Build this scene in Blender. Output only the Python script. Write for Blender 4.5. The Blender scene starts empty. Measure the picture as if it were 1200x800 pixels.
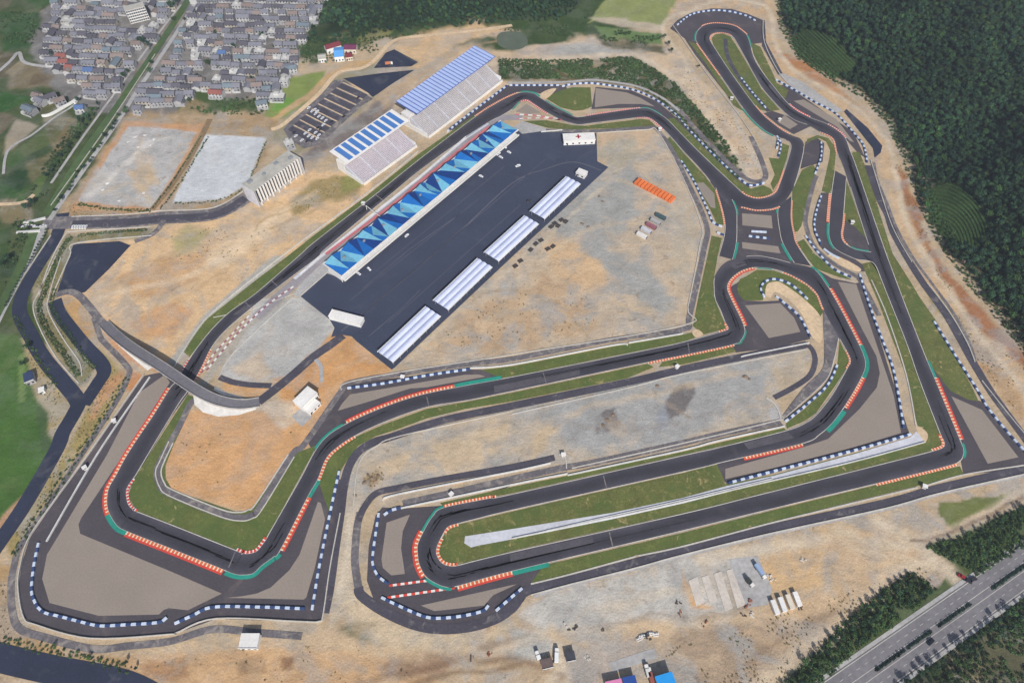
import bpy, bmesh, math, random
import numpy as np
from mathutils import Vector, Matrix
random.seed(7); RNG = np.random.default_rng(11)
scene = bpy.context.scene
COL = scene.collection

# ------------------------------------------------------------------ camera
FPX, TH, CAMH = 800.0, math.atan(1180 / 800.0), 438.7     # focal length in photo pixels (1200 wide), tilt, height in metres
cam_d = bpy.data.cameras.new('camera'); cam = bpy.data.objects.new('camera', cam_d); COL.objects.link(cam)
cam_d.sensor_width = 36.0; cam_d.lens = 36.0 * FPX / 1200.0; cam_d.clip_start = 1; cam_d.clip_end = 30000
cam.location = (0, 0, CAMH); cam.rotation_euler = (math.pi / 2 - TH, 0, 0)
scene.camera = cam

# ------------------------------------------------------------------ sky, sun, exposure
SUN_EL, SHAD_AZ = math.radians(40), math.radians(-15)      # shadows fall away from the camera and 15 degrees to the left
to_sun = Vector((-math.sin(SHAD_AZ) * math.cos(SUN_EL), -math.cos(SHAD_AZ) * math.cos(SUN_EL), math.sin(SUN_EL)))
world = bpy.data.worlds.new('World'); scene.world = world; world.use_nodes = True
nt = world.node_tree; bg = nt.nodes['Background']
sky = nt.nodes.new('ShaderNodeTexSky'); sky.sky_type = 'NISHITA'; sky.sun_disc = False
sky.sun_elevation = SUN_EL; sky.sun_rotation = math.atan2(to_sun.x, to_sun.y); sky.air_density = 1.0; sky.dust_density = 1.5
nt.links.new(sky.outputs[0], bg.inputs[0]); bg.inputs[1].default_value = 0.10
sd = bpy.data.lights.new('sun', 'SUN'); sd.energy = 4.5; sd.angle = math.radians(0.55); sd.color = (1.0, 0.965, 0.915)
sun = bpy.data.objects.new('sun', sd); COL.objects.link(sun); sun.rotation_euler = to_sun.to_track_quat('Z', 'Y').to_euler()
sun.location = (0, 0, 900)
scene.view_settings.view_transform = 'Standard'; scene.view_settings.look = 'None'
scene.view_settings.exposure = 0.0; scene.view_settings.gamma = 1.0; scene.view_settings.use_curve_mapping = False

# ------------------------------------------------------------------ pixels to places
def W(x, y, z=0.0):
    """where the line of sight through photo pixel (x, y) meets the level z"""
    u, v = (x - 600) / FPX, (y - 400) / FPX
    dy = math.cos(TH) - v * math.sin(TH); dz = -math.sin(TH) - v * math.cos(TH)
    t = (CAMH - z) / -dz
    return Vector((u * t, dy * t, z))
def to_px(X, Y, Z):
    d = Y * math.cos(TH) + (CAMH - Z) * math.sin(TH)
    up = Y * math.sin(TH) - (CAMH - Z) * math.cos(TH)
    d = np.maximum(d, 1.0)
    return 600 + FPX * X / d, 400 - FPX * up / d
def spline(pts, n=8, closed=False):
    p = np.array(pts, float); N = len(p)
    if N < 3: return p
    out = []
    segs = N if closed else N - 1
    for i in range(segs):
        g = (lambda k: p[k % N]) if closed else (lambda k: p[min(max(k, 0), N - 1)])
        p0, p1, p2, p3 = g(i - 1), g(i), g(i + 1), g(i + 2)
        for k in range(n):
            t = k / n
            # centripetal-like tension 0.5
            out.append(p1 + 0.5 * ((p2 - p0) * t + (2 * p0 - 5 * p1 + 4 * p2 - p3) * t * t + (3 * p1 - p0 - 3 * p2 + p3) * t ** 3))
    if not closed: out.append(p[-1])
    return np.array(out)
def wpts(pts, z=0.0): return [W(a[0], a[1], z) for a in pts]

# ------------------------------------------------------------------ value noise for terrain and ground colours
def hash2(ix, iy, s):
    h = (ix.astype(np.int64) * 374761393 + iy.astype(np.int64) * 668265263 + s * 974634777) & 0x7fffffff
    h = ((h ^ (h >> 13)) * 1274126177) & 0x7fffffff
    return ((h ^ (h >> 16)) & 0xffff) / 65535.0
def vnoise(x, y, s=0):
    ix, iy = np.floor(x), np.floor(y); fx, fy = x - ix, y - iy
    fx = fx * fx * (3 - 2 * fx); fy = fy * fy * (3 - 2 * fy)
    a, b = hash2(ix, iy, s), hash2(ix + 1, iy, s); c, d = hash2(ix, iy + 1, s), hash2(ix + 1, iy + 1, s)
    return (a * (1 - fx) + b * fx) * (1 - fy) + (c * (1 - fx) + d * fx) * fy
def fbm(x, y, s=0, o=4):
    r = 0; a = 0.5
    for k in range(o): r = r + a * vnoise(x, y, s + k * 17); x, y, a = x * 2.03, y * 2.03, a * 0.5
    return r / (1 - 0.5 ** o)
def inside(px, py, poly):
    p = np.array(poly, float); r = np.zeros(px.shape, bool); j = len(p) - 1
    for i in range(len(p)):
        xi, yi = p[i]; xj, yj = p[j]
        c = (yi > py) != (yj > py)
        r ^= c & (px < (xj - xi) * (py - yi) / ((yj - yi) if yj != yi else 1e-9) + xi); j = i
    return r
def polydist(px, py, poly, closed=True):
    p = np.array(poly, float); d = np.full(px.shape, 1e9)
    for i in range(len(p) if closed else len(p) - 1):
        a, b = p[i], p[(i + 1) % len(p)]; e = b - a; L = e @ e + 1e-12
        t = np.clip(((px - a[0]) * e[0] + (py - a[1]) * e[1]) / L, 0, 1)
        d = np.minimum(d, np.hypot(px - a[0] - t * e[0], py - a[1] - t * e[1]))
    return d

# the two wooded hills: foot lines traced on the flat, heights in metres
FOOT_E = [W(x, y).to_2d() for x, y in [(1010, -120), (925, -60), (908, -20), (912, 30), (935, 70), (975, 95), (1010, 115), (1042, 150), (1062, 200), (1078, 245), (1098, 285), (1130, 330), (1168, 375), (1200, 415), (1260, 500)]]
HILL_E = [tuple(p) for p in FOOT_E] + [(2500, 100), (2500, 2500), (500, 2500)]
FOOT_N = [W(x, y).to_2d() for x, y in [(372, 14), (352, 55), (400, 56), (450, 42), (520, 36), (600, 30), (660, 28), (690, 5), (700, -40)]]
HILL_N = [tuple(p) for p in FOOT_N] + [(300, 1200), (200, 2500), (-500, 2500), (-330, 1000)]
def terrain(x, y):
    x = np.asarray(x, float); y = np.asarray(y, float); z = np.zeros(x.shape)
    for poly, foot, smax, slope, sd_ in ((HILL_E, FOOT_E, 150, 0.42, 3), (HILL_N, FOOT_N, 60, 0.20, 9)):
        p = np.array(poly); m = (x > p[:, 0].min()) & (x < p[:, 0].max()) & (y > p[:, 1].min()) & (y < p[:, 1].max())
        if not m.any(): continue
        xi, yi = x[m], y[m]
        ins = inside(xi, yi, poly); d = polydist(xi, yi, foot, False)
        n = fbm(xi / 90, yi / 90, sd_, 4); n2 = fbm(xi / 260, yi / 260, sd_ + 5, 2)
        dd = np.clip(d - 2, 0, None)
        h = smax * (1 - np.exp(-dd * slope / smax)) * (0.55 + 0.9 * n2) + (n - 0.5) * np.clip(dd * 0.75, 0, 95)
        zz = np.zeros(x.shape); zz[m] = np.where(ins, np.clip(h, 0, None), 0); z = np.maximum(z, zz)
    return z
def tz(x, y): return float(terrain(np.array([x]), np.array([y]))[0])
def WT(x, y):
    """where the line of sight meets the terrain"""
    lo, hi = 0.0, 160.0
    for _ in range(18):
        m = (lo + hi) / 2; p = W(x, y, m)
        if tz(p.x, p.y) > m: lo = m
        else: hi = m
    return W(x, y, lo)

# ------------------------------------------------------------------ materials
def S(r, g, b):
    f = lambda c: (c / 255 / 12.92) if c / 255 <= 0.04045 else ((c / 255 + 0.055) / 1.055) ** 2.4
    return (f(r), f(g), f(b))
MATS = {}
def mat(name, rgb, rough=0.9, var=0.25, scale=0.3, var2=0.15, scale2=0.03, metal=0.0, per_obj=0.0, spec=0.3, patches=()):
    """a plain surface of one real colour with two sizes of wear"""
    if name in MATS: return MATS[name]
    m = bpy.data.materials.new(name); MATS[name] = m; m.use_nodes = True
    n, l = m.node_tree.nodes, m.node_tree.links; b = n['Principled BSDF']
    b.inputs['Roughness'].default_value = rough; b.inputs['Metallic'].default_value = metal
    b.inputs['Specular IOR Level'].default_value = spec
    c = rgb if max(rgb) <= 1.0 and isinstance(rgb[0], float) else S(*rgb)
    geo = n.new('ShaderNodeNewGeometry'); val = None
    def mul(a, b_):
        q = n.new('ShaderNodeMath'); q.operation = 'MULTIPLY'; l.new(a, q.inputs[0])
        if isinstance(b_, float): q.inputs[1].default_value = b_
        else: l.new(b_, q.inputs[1])
        return q.outputs[0]
    for sc, v in ((scale, var), (scale2, var2)):
        if v <= 0: continue
        t = n.new('ShaderNodeTexNoise'); t.inputs['Scale'].default_value = sc; t.inputs['Detail'].default_value = 4
        l.new(geo.outputs['Position'], t.inputs['Vector'])
        r = n.new('ShaderNodeMapRange'); r.inputs[1].default_value = 0.25; r.inputs[2].default_value = 0.75
        r.inputs[3].default_value = 1 - v; r.inputs[4].default_value = 1 + v
        l.new(t.outputs[0], r.inputs[0]); val = r.outputs[0] if val is None else mul(val, r.outputs[0])
    if per_obj > 0:
        o = n.new('ShaderNodeObjectInfo'); r = n.new('ShaderNodeMapRange'); r.inputs[3].default_value = 1 - per_obj; r.inputs[4].default_value = 1 + per_obj
        l.new(o.outputs['Random'], r.inputs[0]); val = r.outputs[0] if val is None else mul(val, r.outputs[0])
    mx = n.new('ShaderNodeVectorMath'); mx.operation = 'SCALE'; mx.inputs[0].default_value = c
    if val is not None: l.new(val, mx.inputs['Scale'])
    else: mx.inputs['Scale'].default_value = 1.0
    out = mx.outputs[0]
    for rgb2, sc, lo, hi, amt, dist in patches:      # patches of a second real colour: bare soil in grass, dust on asphalt
        t = n.new('ShaderNodeTexNoise'); t.inputs['Scale'].default_value = sc; t.inputs['Detail'].default_value = 6; t.inputs['Roughness'].default_value = .65; t.inputs['Distortion'].default_value = dist
        l.new(geo.outputs['Position'], t.inputs['Vector'])
        r = n.new('ShaderNodeMapRange'); r.inputs[1].default_value = lo; r.inputs[2].default_value = hi; r.inputs[4].default_value = amt; l.new(t.outputs[0], r.inputs[0])
        x = n.new('ShaderNodeMix'); x.data_type = 'RGBA'; l.new(r.outputs[0], x.inputs[0]); l.new(out, x.inputs[6]); x.inputs[7].default_value = S(*rgb2) + (1,); out = x.outputs[2]
    l.new(out, b.inputs['Base Color'])
    return m

# ------------------------------------------------------------------ object helpers
def tag(o, label=None, cat=None, group=None, kind=None):
    if label: o['label'] = label
    if cat: o['category'] = cat
    if group: o['group'] = group
    if kind: o['kind'] = kind
    return o
def mesh_obj(name, verts, faces, mats, parent=None, fm=None, smooth=False):
    me = bpy.data.meshes.new(name); me.from_pydata([tuple(v) for v in verts], [], faces)
    for m in (mats if isinstance(mats, (list, tuple)) else [mats]): me.materials.append(m)
    if fm is not None: me.polygons.foreach_set('material_index', fm)
    if smooth: me.polygons.foreach_set('use_smooth', [True] * len(me.polygons))
    me.update()
    o = bpy.data.objects.new(name, me); COL.objects.link(o)
    if parent is not None: o.parent = parent
    return o
def link_mesh(name, me, parent=None, loc=(0, 0, 0), rz=0.0, scale=(1, 1, 1)):
    o = bpy.data.objects.new(name, me); COL.objects.link(o)
    if parent is not None: o.parent = parent
    o.location = loc; o.rotation_euler = (0, 0, rz); o.scale = scale
    return o
def empty(name, loc=(0, 0, 0), rz=0.0, label=None, cat=None, group=None, kind=None):
    o = bpy.data.objects.new(name, None); COL.objects.link(o); o.empty_display_size = 2
    o.location = loc; o.rotation_euler = (0, 0, rz); return tag(o, label, cat, group, kind)
class MB:
    """collects boxes and prisms into one mesh"""
    def __init__(s): s.v, s.f, s.m = [], [], []
    def box(s, x0, y0, z0, x1, y1, z1, mi=0):
        b = len(s.v); s.v += [(x, y, z) for z in (z0, z1) for y in (y0, y1) for x in (x0, x1)]
        s.f += [[b + i for i in q] for q in ((0, 2, 3, 1), (4, 5, 7, 6), (0, 1, 5, 4), (1, 3, 7, 5), (3, 2, 6, 7), (2, 0, 4, 6))]; s.m += [mi] * 6; return s
    def cham(s, x0, y0, z0, x1, y1, z1, c, mi=0):
        """box with the four upright edges and the top rim cut back by c"""
        b = len(s.v)
        def ring(e, z): return [(x0 + c + e, y0 + e, z), (x1 - c - e, y0 + e, z), (x1 - e, y0 + c + e, z), (x1 - e, y1 - c - e, z), (x1 - c - e, y1 - e, z), (x0 + c + e, y1 - e, z), (x0 + e, y1 - c - e, z), (x0 + e, y0 + c + e, z)]
        s.v += ring(0, z0) + ring(0, z1 - c) + ring(c * 0.7, z1)
        for r in (0, 8):
            for k in range(8): s.f.append([b + r + k, b + r + (k + 1) % 8, b + r + 8 + (k + 1) % 8, b + r + 8 + k]); s.m.append(mi)
        s.f.append([b + 16 + k for k in range(8)]); s.m.append(mi); return s
    def poly(s, pts, mi=0):
        b = len(s.v); s.v += [tuple(p) for p in pts]; s.f.append(list(range(b, b + len(pts)))); s.m.append(mi); return s
    def cyl(s, x, y, z0, z1, r, n=8, mi=0, r1=None):
        b = len(s.v); r1 = r if r1 is None else r1
        s.v += [(x + r * math.cos(2 * math.pi * k / n), y + r * math.sin(2 * math.pi * k / n), z0) for k in range(n)] + [(x + r1 * math.cos(2 * math.pi * k / n), y + r1 * math.sin(2 * math.pi * k / n), z1) for k in range(n)]
        for k in range(n): s.f.append([b + k, b + (k + 1) % n, b + n + (k + 1) % n, b + n + k]); s.m.append(mi)
        s.f.append([b + n + k for k in range(n)]); s.m.append(mi); return s
    def gable(s, x0, y0, x1, y1, z0, zr, over=0.5, t=0.25, mi=0):
        """a pitched roof with its ridge along x, thick and overhanging"""
        ym = (y0 + y1) / 2; sl = (zr - z0) / (ym - y0); e = over
        for sg, ya in ((1, y0 - e), (-1, y1 + e)):
            za = z0 - sl * e; b = len(s.v)
            s.v += [(x0 - e, ya, za), (x1 + e, ya, za), (x1 + e, ym, zr), (x0 - e, ym, zr), (x0 - e, ya, za + t), (x1 + e, ya, za + t), (x1 + e, ym, zr + t), (x0 - e, ym, zr + t)]
            s.f += [[b + i for i in q] for q in ((0, 3, 2, 1), (4, 5, 6, 7), (0, 1, 5, 4), (1, 2, 6, 5), (3, 0, 4, 7))]; s.m += [mi] * 5
        return s
    def mesh(s, name, mats):
        me = bpy.data.meshes.new(name); me.from_pydata(s.v, [], s.f)
        for m in (mats if isinstance(mats, (list, tuple)) else [mats]): me.materials.append(m)
        me.polygons.foreach_set('material_index', s.m); me.update(); return me
    def obj(s, name, mats, parent=None, loc=(0, 0, 0), rz=0.0): return link_mesh(name, s.mesh(name, mats), parent, loc, rz)
def sheet(name, pts, z, m, parent=None, smooth=0, label=None, world_pts=False):
    p = spline(pts, smooth, True) if smooth else np.array(pts, float)
    v = [(a[0], a[1], z) for a in p] if world_pts else wpts(p, z)
    ar = sum(v[i][0] * v[(i + 1) % len(v)][1] - v[(i + 1) % len(v)][0] * v[i][1] for i in range(len(v)))
    if ar < 0: v = v[::-1]
    o = mesh_obj(name, v, [list(range(len(v)))], m, parent)
    if parent is None: tag(o, label, name.split('_')[-1] if label else None, None, 'structure')
    return o
def offsets(c):
    """unit left-hand normals along a world polyline"""
    c = np.array([(p[0], p[1]) for p in c], float); d = np.zeros_like(c)
    d[1:-1] = c[2:] - c[:-2]; d[0] = c[1] - c[0]; d[-1] = c[-1] - c[-2]
    d /= np.linalg.norm(d, axis=1)[:, None] + 1e-9
    return c, np.stack([-d[:, 1], d[:, 0]], 1)
def strip(name, a, b, z, mats, parent=None, fm=None, label=None, uv=False):
    n = len(a); v = [(p[0], p[1], z if len(p) < 3 else p[2]) for p in a] + [(p[0], p[1], z if len(p) < 3 else p[2]) for p in b]
    f = [[i, i + 1, n + i + 1, n + i] for i in range(n - 1)]
    x0, x1, x2 = np.array(v[0][:2]), np.array(v[1][:2]), np.array(v[n][:2])
    if np.cross(x1 - x0, x2 - x0) < 0: f = [q[::-1] for q in f]
    o = mesh_obj(name, v, f, mats, parent, fm)
    if uv:      # how far across the strip each point lies, for wear that follows the wheels
        at_ = o.data.attributes.new('across', 'FLOAT', 'POINT'); at_.data.foreach_set('value', [0.0] * n + [1.0] * n)
    if parent is None: tag(o, label, name.split('_')[-1] if label else None, None, 'structure')
    return o
def ribbon(name, pts, width, z, m, parent=None, smooth=8, label=None, w1=None):
    p = spline(pts, smooth) if smooth else np.array(pts, float)
    c, nrm = offsets(wpts(p, 0)); w = np.linspace(width, width if w1 is None else w1, len(c))[:, None] / 2
    return strip(name, c + nrm * w, c - nrm * w, z, m, parent, None, label)
def resample(c, step):
    c = np.array(c, float); d = np.r_[0, np.cumsum(np.linalg.norm(np.diff(c, axis=0), axis=1))]
    n = max(2, int(round(d[-1] / step)) + 1); s = np.linspace(0, d[-1], n)
    return np.stack([np.interp(s, d, c[:, k]) for k in range(c.shape[1])], 1)
def wall(name, pts, h, t, m, label, cat='wall', smooth=6, z0=0.0, parent=None, group=None, world_pts=False):
    """an upright wall following a traced line on the ground"""
    p = spline(pts, smooth) if smooth else np.array(pts, float)
    c, nr = offsets(p if world_pts else wpts(p, 0)); n = len(c); L, R = c + nr * t / 2, c - nr * t / 2
    v = [(q[0], q[1], z) for z in (z0, z0 + h) for s in (L, R) for q in s]
    f = []
    for i in range(n - 1):
        f += [[i + 1, i, 2 * n + i, 2 * n + i + 1], [n + i, n + i + 1, 3 * n + i + 1, 3 * n + i], [2 * n + i, 3 * n + i, 3 * n + i + 1, 2 * n + i + 1]]
    f += [[0, n, 3 * n, 2 * n], [n - 1, 3 * n - 1, 4 * n - 1, 2 * n - 1]]
    o = mesh_obj(name, v, f, m, parent)
    return o if parent is not None else tag(o, label, cat, group)
def frame(p0, p1):
    """origin, length and turn of a thing whose front runs from world point p0 to p1"""
    d = (p1 - p0).to_2d(); return Vector((p0.x, p0.y, 0)), d.length, math.atan2(d.y, d.x)
# ------------------------------------------------------------------ the ground: one sheet to the horizon
def axis(lo, hi, step):
    a = list(np.arange(lo, hi + 0.1, step)); s, x = step, hi
    while x < 5000: s *= 1.35; x += s; a.append(x)
    s, x = step, lo
    while x > -5000: s *= 1.35; x -= s; a.insert(0, x)
    return np.array(a)
gx, gy = axis(-650, 760, 1.8), axis(30, 900, 1.8)
GX, GY = np.meshgrid(gx, gy); GZ = terrain(GX, GY)
nx, ny = len(gx), len(gy)
PX, PY = to_px(GX, GY, GZ * 0)          # zones are traced where the flat ground shows
# soft-edged zones: outline in photo pixels, earth colour, softness, roughness of the outline, mottling
ZONES = [
 ([(-400,-300),(420,-300),(345,70),(330,130),(150,140),(60,260),(60,400),(60,540),(0,640),(-300,900),(-700,900)], (70,84,46), 6, 10, .12),
 ([(380,-300),(1000,-300),(905,-20),(820,0),(700,50),(600,58),(450,45),(360,75),(330,60)], (58,78,40), 5, 8, .12),
 ([(0,14),(46,16),(42,54),(4,60)], (52,82,38), 1.2, 1.5, .12), ([(-20,60),(22,62),(14,92),(-20,95)], (92,86,62), 2, 3, .3),
 ([(22,74),(80,78),(70,102),(8,104)], (124,112,86), 3, 4, .3), ([(-20,104),(40,114),(4,132),(-20,132)], (50,88,36), 1.2, 1.5, .12),
 ([(4,182),(8,158),(20,140),(44,148),(12,176)], (156,144,122), 2, 3, .2), ([(40,190),(18,176),(58,148),(78,142),(64,172)], (86,98,56), 1.2, 1.5, .12),
 ([(2,196),(60,168),(64,208),(18,264),(-10,262)], (62,80,48), 1.2, 1.5, .12), ([(4,204),(34,196),(20,240),(0,250)], (44,70,38), 1.2, 1.5, .12),
 ([(30,190),(62,176),(58,200),(36,214)], (100,98,66), 2, 3, .3), ([(0,214),(28,226),(22,260),(-10,262)], (54,86,42), 1.2, 1.5, .12),
 ([(46,128),(60,120),(90,140),(82,175),(60,176)], (94,94,60), 3, 4, .5),
 ([(0,236),(34,232),(36,262),(0,262)], (128,116,84), 3, 4, .5), ([(92,108),(118,110),(112,132),(90,128)], (72,108,50), 1.2, 1.5, .12),
 ([(34,60),(66,-30),(385,-30),(352,60),(334,132),(205,140),(148,138),(118,134),(70,112)], (116,112,108), 3, 5, .5),
 ([(206,134),(214,110),(250,100),(262,118),(322,116),(312,138),(214,142)], (72,90,48), 1.2, 1.5, .12),
 ([(208,130),(226,112),(246,124),(230,138)], (132,118,84), 2, 3, .4),
 ([(60,262),(152,134),(330,130),(320,165),(296,220),(250,255),(190,262)], (168,142,108), 4, 6, .8),
 ([(82,246),(146,142),(240,146),(184,250)], (196,150,108), 2, 3, .4), ([(90,236),(150,149),(232,153),(180,244)], (184,180,175), 1.2, 2.5, 1.0), ([(96,228),(112,196),(135,205),(150,235)], (190,184,176), 4, 6, .6),
 ([(150,158),(185,150),(176,175),(160,182)], (196,190,186), 4, 6, .8), ([(150,200),(178,190),(186,214),(165,230)], (196,172,140), 4, 6, .6),
 ([(201,238),(241,158),(313,161),(290,216),(262,233)], (200,202,203), 1, 1, .12),
 ([(308,136),(332,92),(382,84),(372,112),(334,140)], (128,142,76), 1.2, 1.5, .12), ([(318,128),(330,112),(352,118),(340,136)], (110,148,66), 1.2, 1.5, .12),
 ([(316,158),(332,142),(400,84),(465,68),(490,66),(480,90),(440,115),(345,182),(312,162)], (150,140,112), 3, 4, .6),
 ([(325,142),(372,108),(396,84),(440,76),(442,68),(400,76),(366,104),(318,138)], (196,160,112), 2, 3, .3),
 ([(60,345),(68,285),(160,278),(290,238),(350,195),(432,205),(440,228),(345,300),(250,370),(212,416),(185,430),(150,400),(112,384)], (214,180,138), 4, 6, .7),
 ([(340,240),(362,216),(395,205),(425,214),(415,228),(372,240),(352,252)], (160,140,96), 4, 6, .7), ([(398,206),(418,204),(426,216),(400,228)], (140,136,82), 2, 2, .3),
 ([(200,276),(222,264),(250,272),(236,290),(206,300)], (172,158,112), 4, 7, .6), ([(262,290),(300,268),(310,282),(280,300)], (186,160,122), 4, 7, .5),
 ([(180,318),(220,308),(225,330),(192,342)], (190,166,132), 5, 8, .6), ([(130,330),(190,300),(250,296),(230,330),(170,350)], (200,160,116), 4, 8, .6), ([(150,380),(200,352),(225,360),(200,400),(170,398)], (204,158,112), 4, 7, .6), ([(240,300),(330,240),(345,250),(260,320)], (220,192,156), 4, 6, .4),
 ([(160,262),(300,238),(372,184),(352,186),(300,222),(262,250),(190,262)], (190,160,124), 3, 4, .5),
 ([(400,104),(440,112),(540,50),(610,40),(560,26),(470,44),(452,66),(492,72)], (206,174,134), 4, 6, .6),
 ([(440,130),(480,100),(540,60),(600,60),(600,100),(520,150),(460,150)], (204,178,146), 5, 6, .7),
 ([(430,125),(470,108),(452,138),(392,178),(352,192),(352,178)], (128,118,112), 4, 6, .8), ([(440,74),(490,84),(478,110),(448,124)], (180,158,132), 5, 8, .8),
 ([(600,70),(612,60),(690,40),(706,44),(800,60),(812,80),(900,190),(900,215),(880,222),(800,110),(740,68)], (205,180,150), 4, 6, .8),
 ([(655,50),(700,50),(745,58),(735,66),(680,64),(640,62)], (172,168,160), 4, 6, .7), ([(610,60),(660,48),(640,64),(605,68)], (190,170,150), 4, 6, .8),
 ([(688,28),(724,-20),(822,-10),(800,18),(776,30),(700,22)], (138,144,88), 1.2, 1.5, .12), ([(696,30),(776,40),(776,52),(710,46)], (104,126,76), 1.2, 1.5, .12),
 ([(704,44),(775,52),(782,62),(742,60),(706,52)], (92,90,66), 3, 4, .5), ([(690,20),(715,20),(776,30),(770,36),(712,28)], (186,172,148), 2, 3, .3),
 ([(585,68),(600,78),(744,66),(790,96),(872,200),(868,212),(838,186),(790,130),(740,102),(660,94),(585,94)], (96,92,62), 3, 4, .7),
 ([(800,-10),(902,-10),(915,60),(935,82),(985,112),(1035,160),(1055,230),(1090,300),(1140,360),(1225,450),(1225,560),(1160,450),(1100,370),(1040,230),(1020,170),(985,125),(915,90),(893,40),(850,8),(790,26),(778,40)], (198,168,132), 4, 6, .7),
 ([(1046,190),(1062,205),(1090,290),(1140,350),(1205,420),(1210,440),(1150,385),(1100,320),(1066,250)], (160,112,78), 3, 5, .8),
 ([(1125,400),(1150,395),(1170,430),(1200,470),(1200,500),(1165,455)], (172,138,100), 4, 7, .8), ([(1086,350),(1105,348),(1140,400),(1128,408)], (150,136,92), 3, 5, .7),
 ([(905,60),(935,82),(985,112),(1010,128),(1035,160),(1030,150),(985,104),(940,70)], (176,124,82), 3, 4, .6),
 ([(186,540),(205,482),(345,482),(392,402),(462,432),(345,536),(300,602),(196,578)], (207,160,112), 3, 4, .35),
 ([(300,400),(330,470),(352,478),(402,440),(462,430),(404,390)], (203,152,100), 3, 4, .5), ([(262,440),(300,450),(318,452),(300,468),(262,456)], (204,160,112), 2, 2, .3),
 ([(300,472),(345,470),(362,490),(330,500)], (206,184,158), 4, 5, .5),
 ([(258,442),(272,402),(300,352),(352,346),(388,372),(393,385),(345,436),(300,450)], (183,180,174), 3, 4, .45), ([(268,430),(300,410),(322,440),(300,448)], (196,178,156), 4, 6, .4),
 ([(205,430),(250,375),(335,300),(320,300),(240,368),(196,425)], (176,172,162), 2, 2, .4), ([(262,405),(330,345),(345,345),(290,385),(262,425),(240,455),(232,455)], (172,164,150), 2, 2, .4),
 ([(702,154),(772,154),(802,206),(828,272),(816,332),(801,384),(600,416),(464,432),(600,300),(713,198)], (190,171,147), 4, 6, 1.0),
 ([(702,154),(765,154),(740,190),(712,196),(702,180)], (199,172,142), 3, 5, .35), ([(625,262),(700,205),(745,205),(755,240),(715,285),(760,320),(795,360),(770,372),(710,318),(672,300),(655,268)], (160,158,152), 7, 14, .7),
 ([(500,410),(560,360),(640,320),(680,340),(700,380),(640,400),(560,412)], (188,160,128), 8, 14, 1.0), ([(635,290),(680,270),(690,300),(720,330),(690,350),(650,320)], (204,172,134), 8, 12, .6),
 ([(770,230),(800,225),(815,280),(800,340),(785,320),(790,270)], (184,170,148), 5, 8, .6), ([(690,170),(740,160),(752,190),(715,200)], (176,164,142), 6, 8, .7),
 ([(400,600),(412,548),(432,520),(600,480),(850,424),(948,408),(948,450),(905,468),(916,492),(670,542),(600,550),(440,574),(424,592),(415,690),(390,730),(384,700)], (184,171,153), 4, 5, 1.0),
 ([(600,500),(700,455),(850,425),(900,430),(900,470),(780,520),(700,530)], (162,160,156), 6, 12, .9), ([(430,540),(600,490),(660,500),(640,530),(480,560)], (196,174,144), 8, 12, .9),
 ([(790,456),(808,447),(816,456),(798,486),(784,488),(780,470)], (118,112,109), 1.2, 8, .6), ([(702,484),(722,479),(726,498),(700,509)], (122,116,113), 1.5, 9, .8), ([(770,490),(780,470),(785,490),(765,510)], (150,152,156), 4, 6, .4),
 ([(424,560),(445,548),(450,560),(434,572)], (150,124,92), 3, 5, .9), ([(905,435),(945,412),(948,446),(915,462)], (186,168,142), 3, 4, .4), ([(900,480),(912,474),(920,492),(905,496)], (176,172,168), 2, 2, .4),
 ([(-120,640),(20,660),(20,745),(110,770),(370,745),(390,700),(430,700),(510,740),(600,720),(620,695),(1200,552),(1320,520),(1320,620),(960,830),(960,980),(-260,980),(-300,760)], (190,166,136), 5, 6, .9),
 ([(-80,640),(16,665),(14,735),(110,768),(170,775),(160,800),(0,760),(-80,770)], (178,146,104), 3, 5, .6),
 ([(150,770),(260,760),(420,760),(520,800),(420,830),(150,830)], (196,160,120), 4, 6, .6), ([(165,778),(215,772),(222,792),(170,802)], (172,134,98), 3, 4, .6), ([(275,772),(308,770),(312,788),(280,792)], (164,130,94), 3, 4, .7),
 ([(326,768),(345,770),(342,785),(330,784)], (146,112,82), 3, 4, .5), ([(400,735),(425,718),(445,735),(446,752),(425,752)], (150,138,104), 3, 5, .8), ([(440,785),(460,770),(520,750),(540,755),(520,788),(470,796)], (160,132,106), 3, 5, .5),
 ([(395,600),(420,600),(412,690),(425,700),(385,735),(392,660)], (197,180,156), 3, 3, .6),
 ([(390,708),(424,700),(480,735),(560,745),(610,722),(580,760),(480,764),(420,742)], (201,180,150), 4, 5, .6),
 ([(604,715),(640,690),(720,672),(830,645),(905,640),(905,668),(860,690),(850,740),(760,722),(700,742),(640,735)], (190,184,174), 8, 14, .8),
 ([(552,750),(585,745),(600,760),(570,775),(550,765)], (180,176,170), 4, 6, .6), ([(600,740),(650,730),(660,760),(630,775),(602,770)], (186,182,172), 5, 8, .5),
 ([(655,770),(680,758),(740,745),(750,770),(700,800),(660,800)], (176,162,148), 5, 8, .7),
 ([(780,760),(800,738),(880,730),(1000,690),(1080,660),(1120,690),(1010,720),(940,780),(880,830),(780,830)], (168,146,122), 8, 12, 1.0),
 ([(878,660),(890,648),(960,635),(968,665),(960,690),(905,692)], (205,172,130), 4, 6, .5), ([(800,670),(814,700),(835,712),(812,712),(800,690)], (210,166,116), 3, 4, .5),
 ([(960,632),(1030,612),(1080,620),(1110,640),(1080,680),(1010,710),(930,730),(900,715),(980,690)], (196,168,134), 5, 8, .7), ([(900,800),(1000,712),(1060,668),(1100,690),(1060,680),(1010,720),(960,760),(915,810)], (160,118,88), 4, 6, .7),
 ([(960,620),(995,614),(1025,625),(1020,632),(965,630)], (206,166,112), 3, 5, .4),
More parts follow.
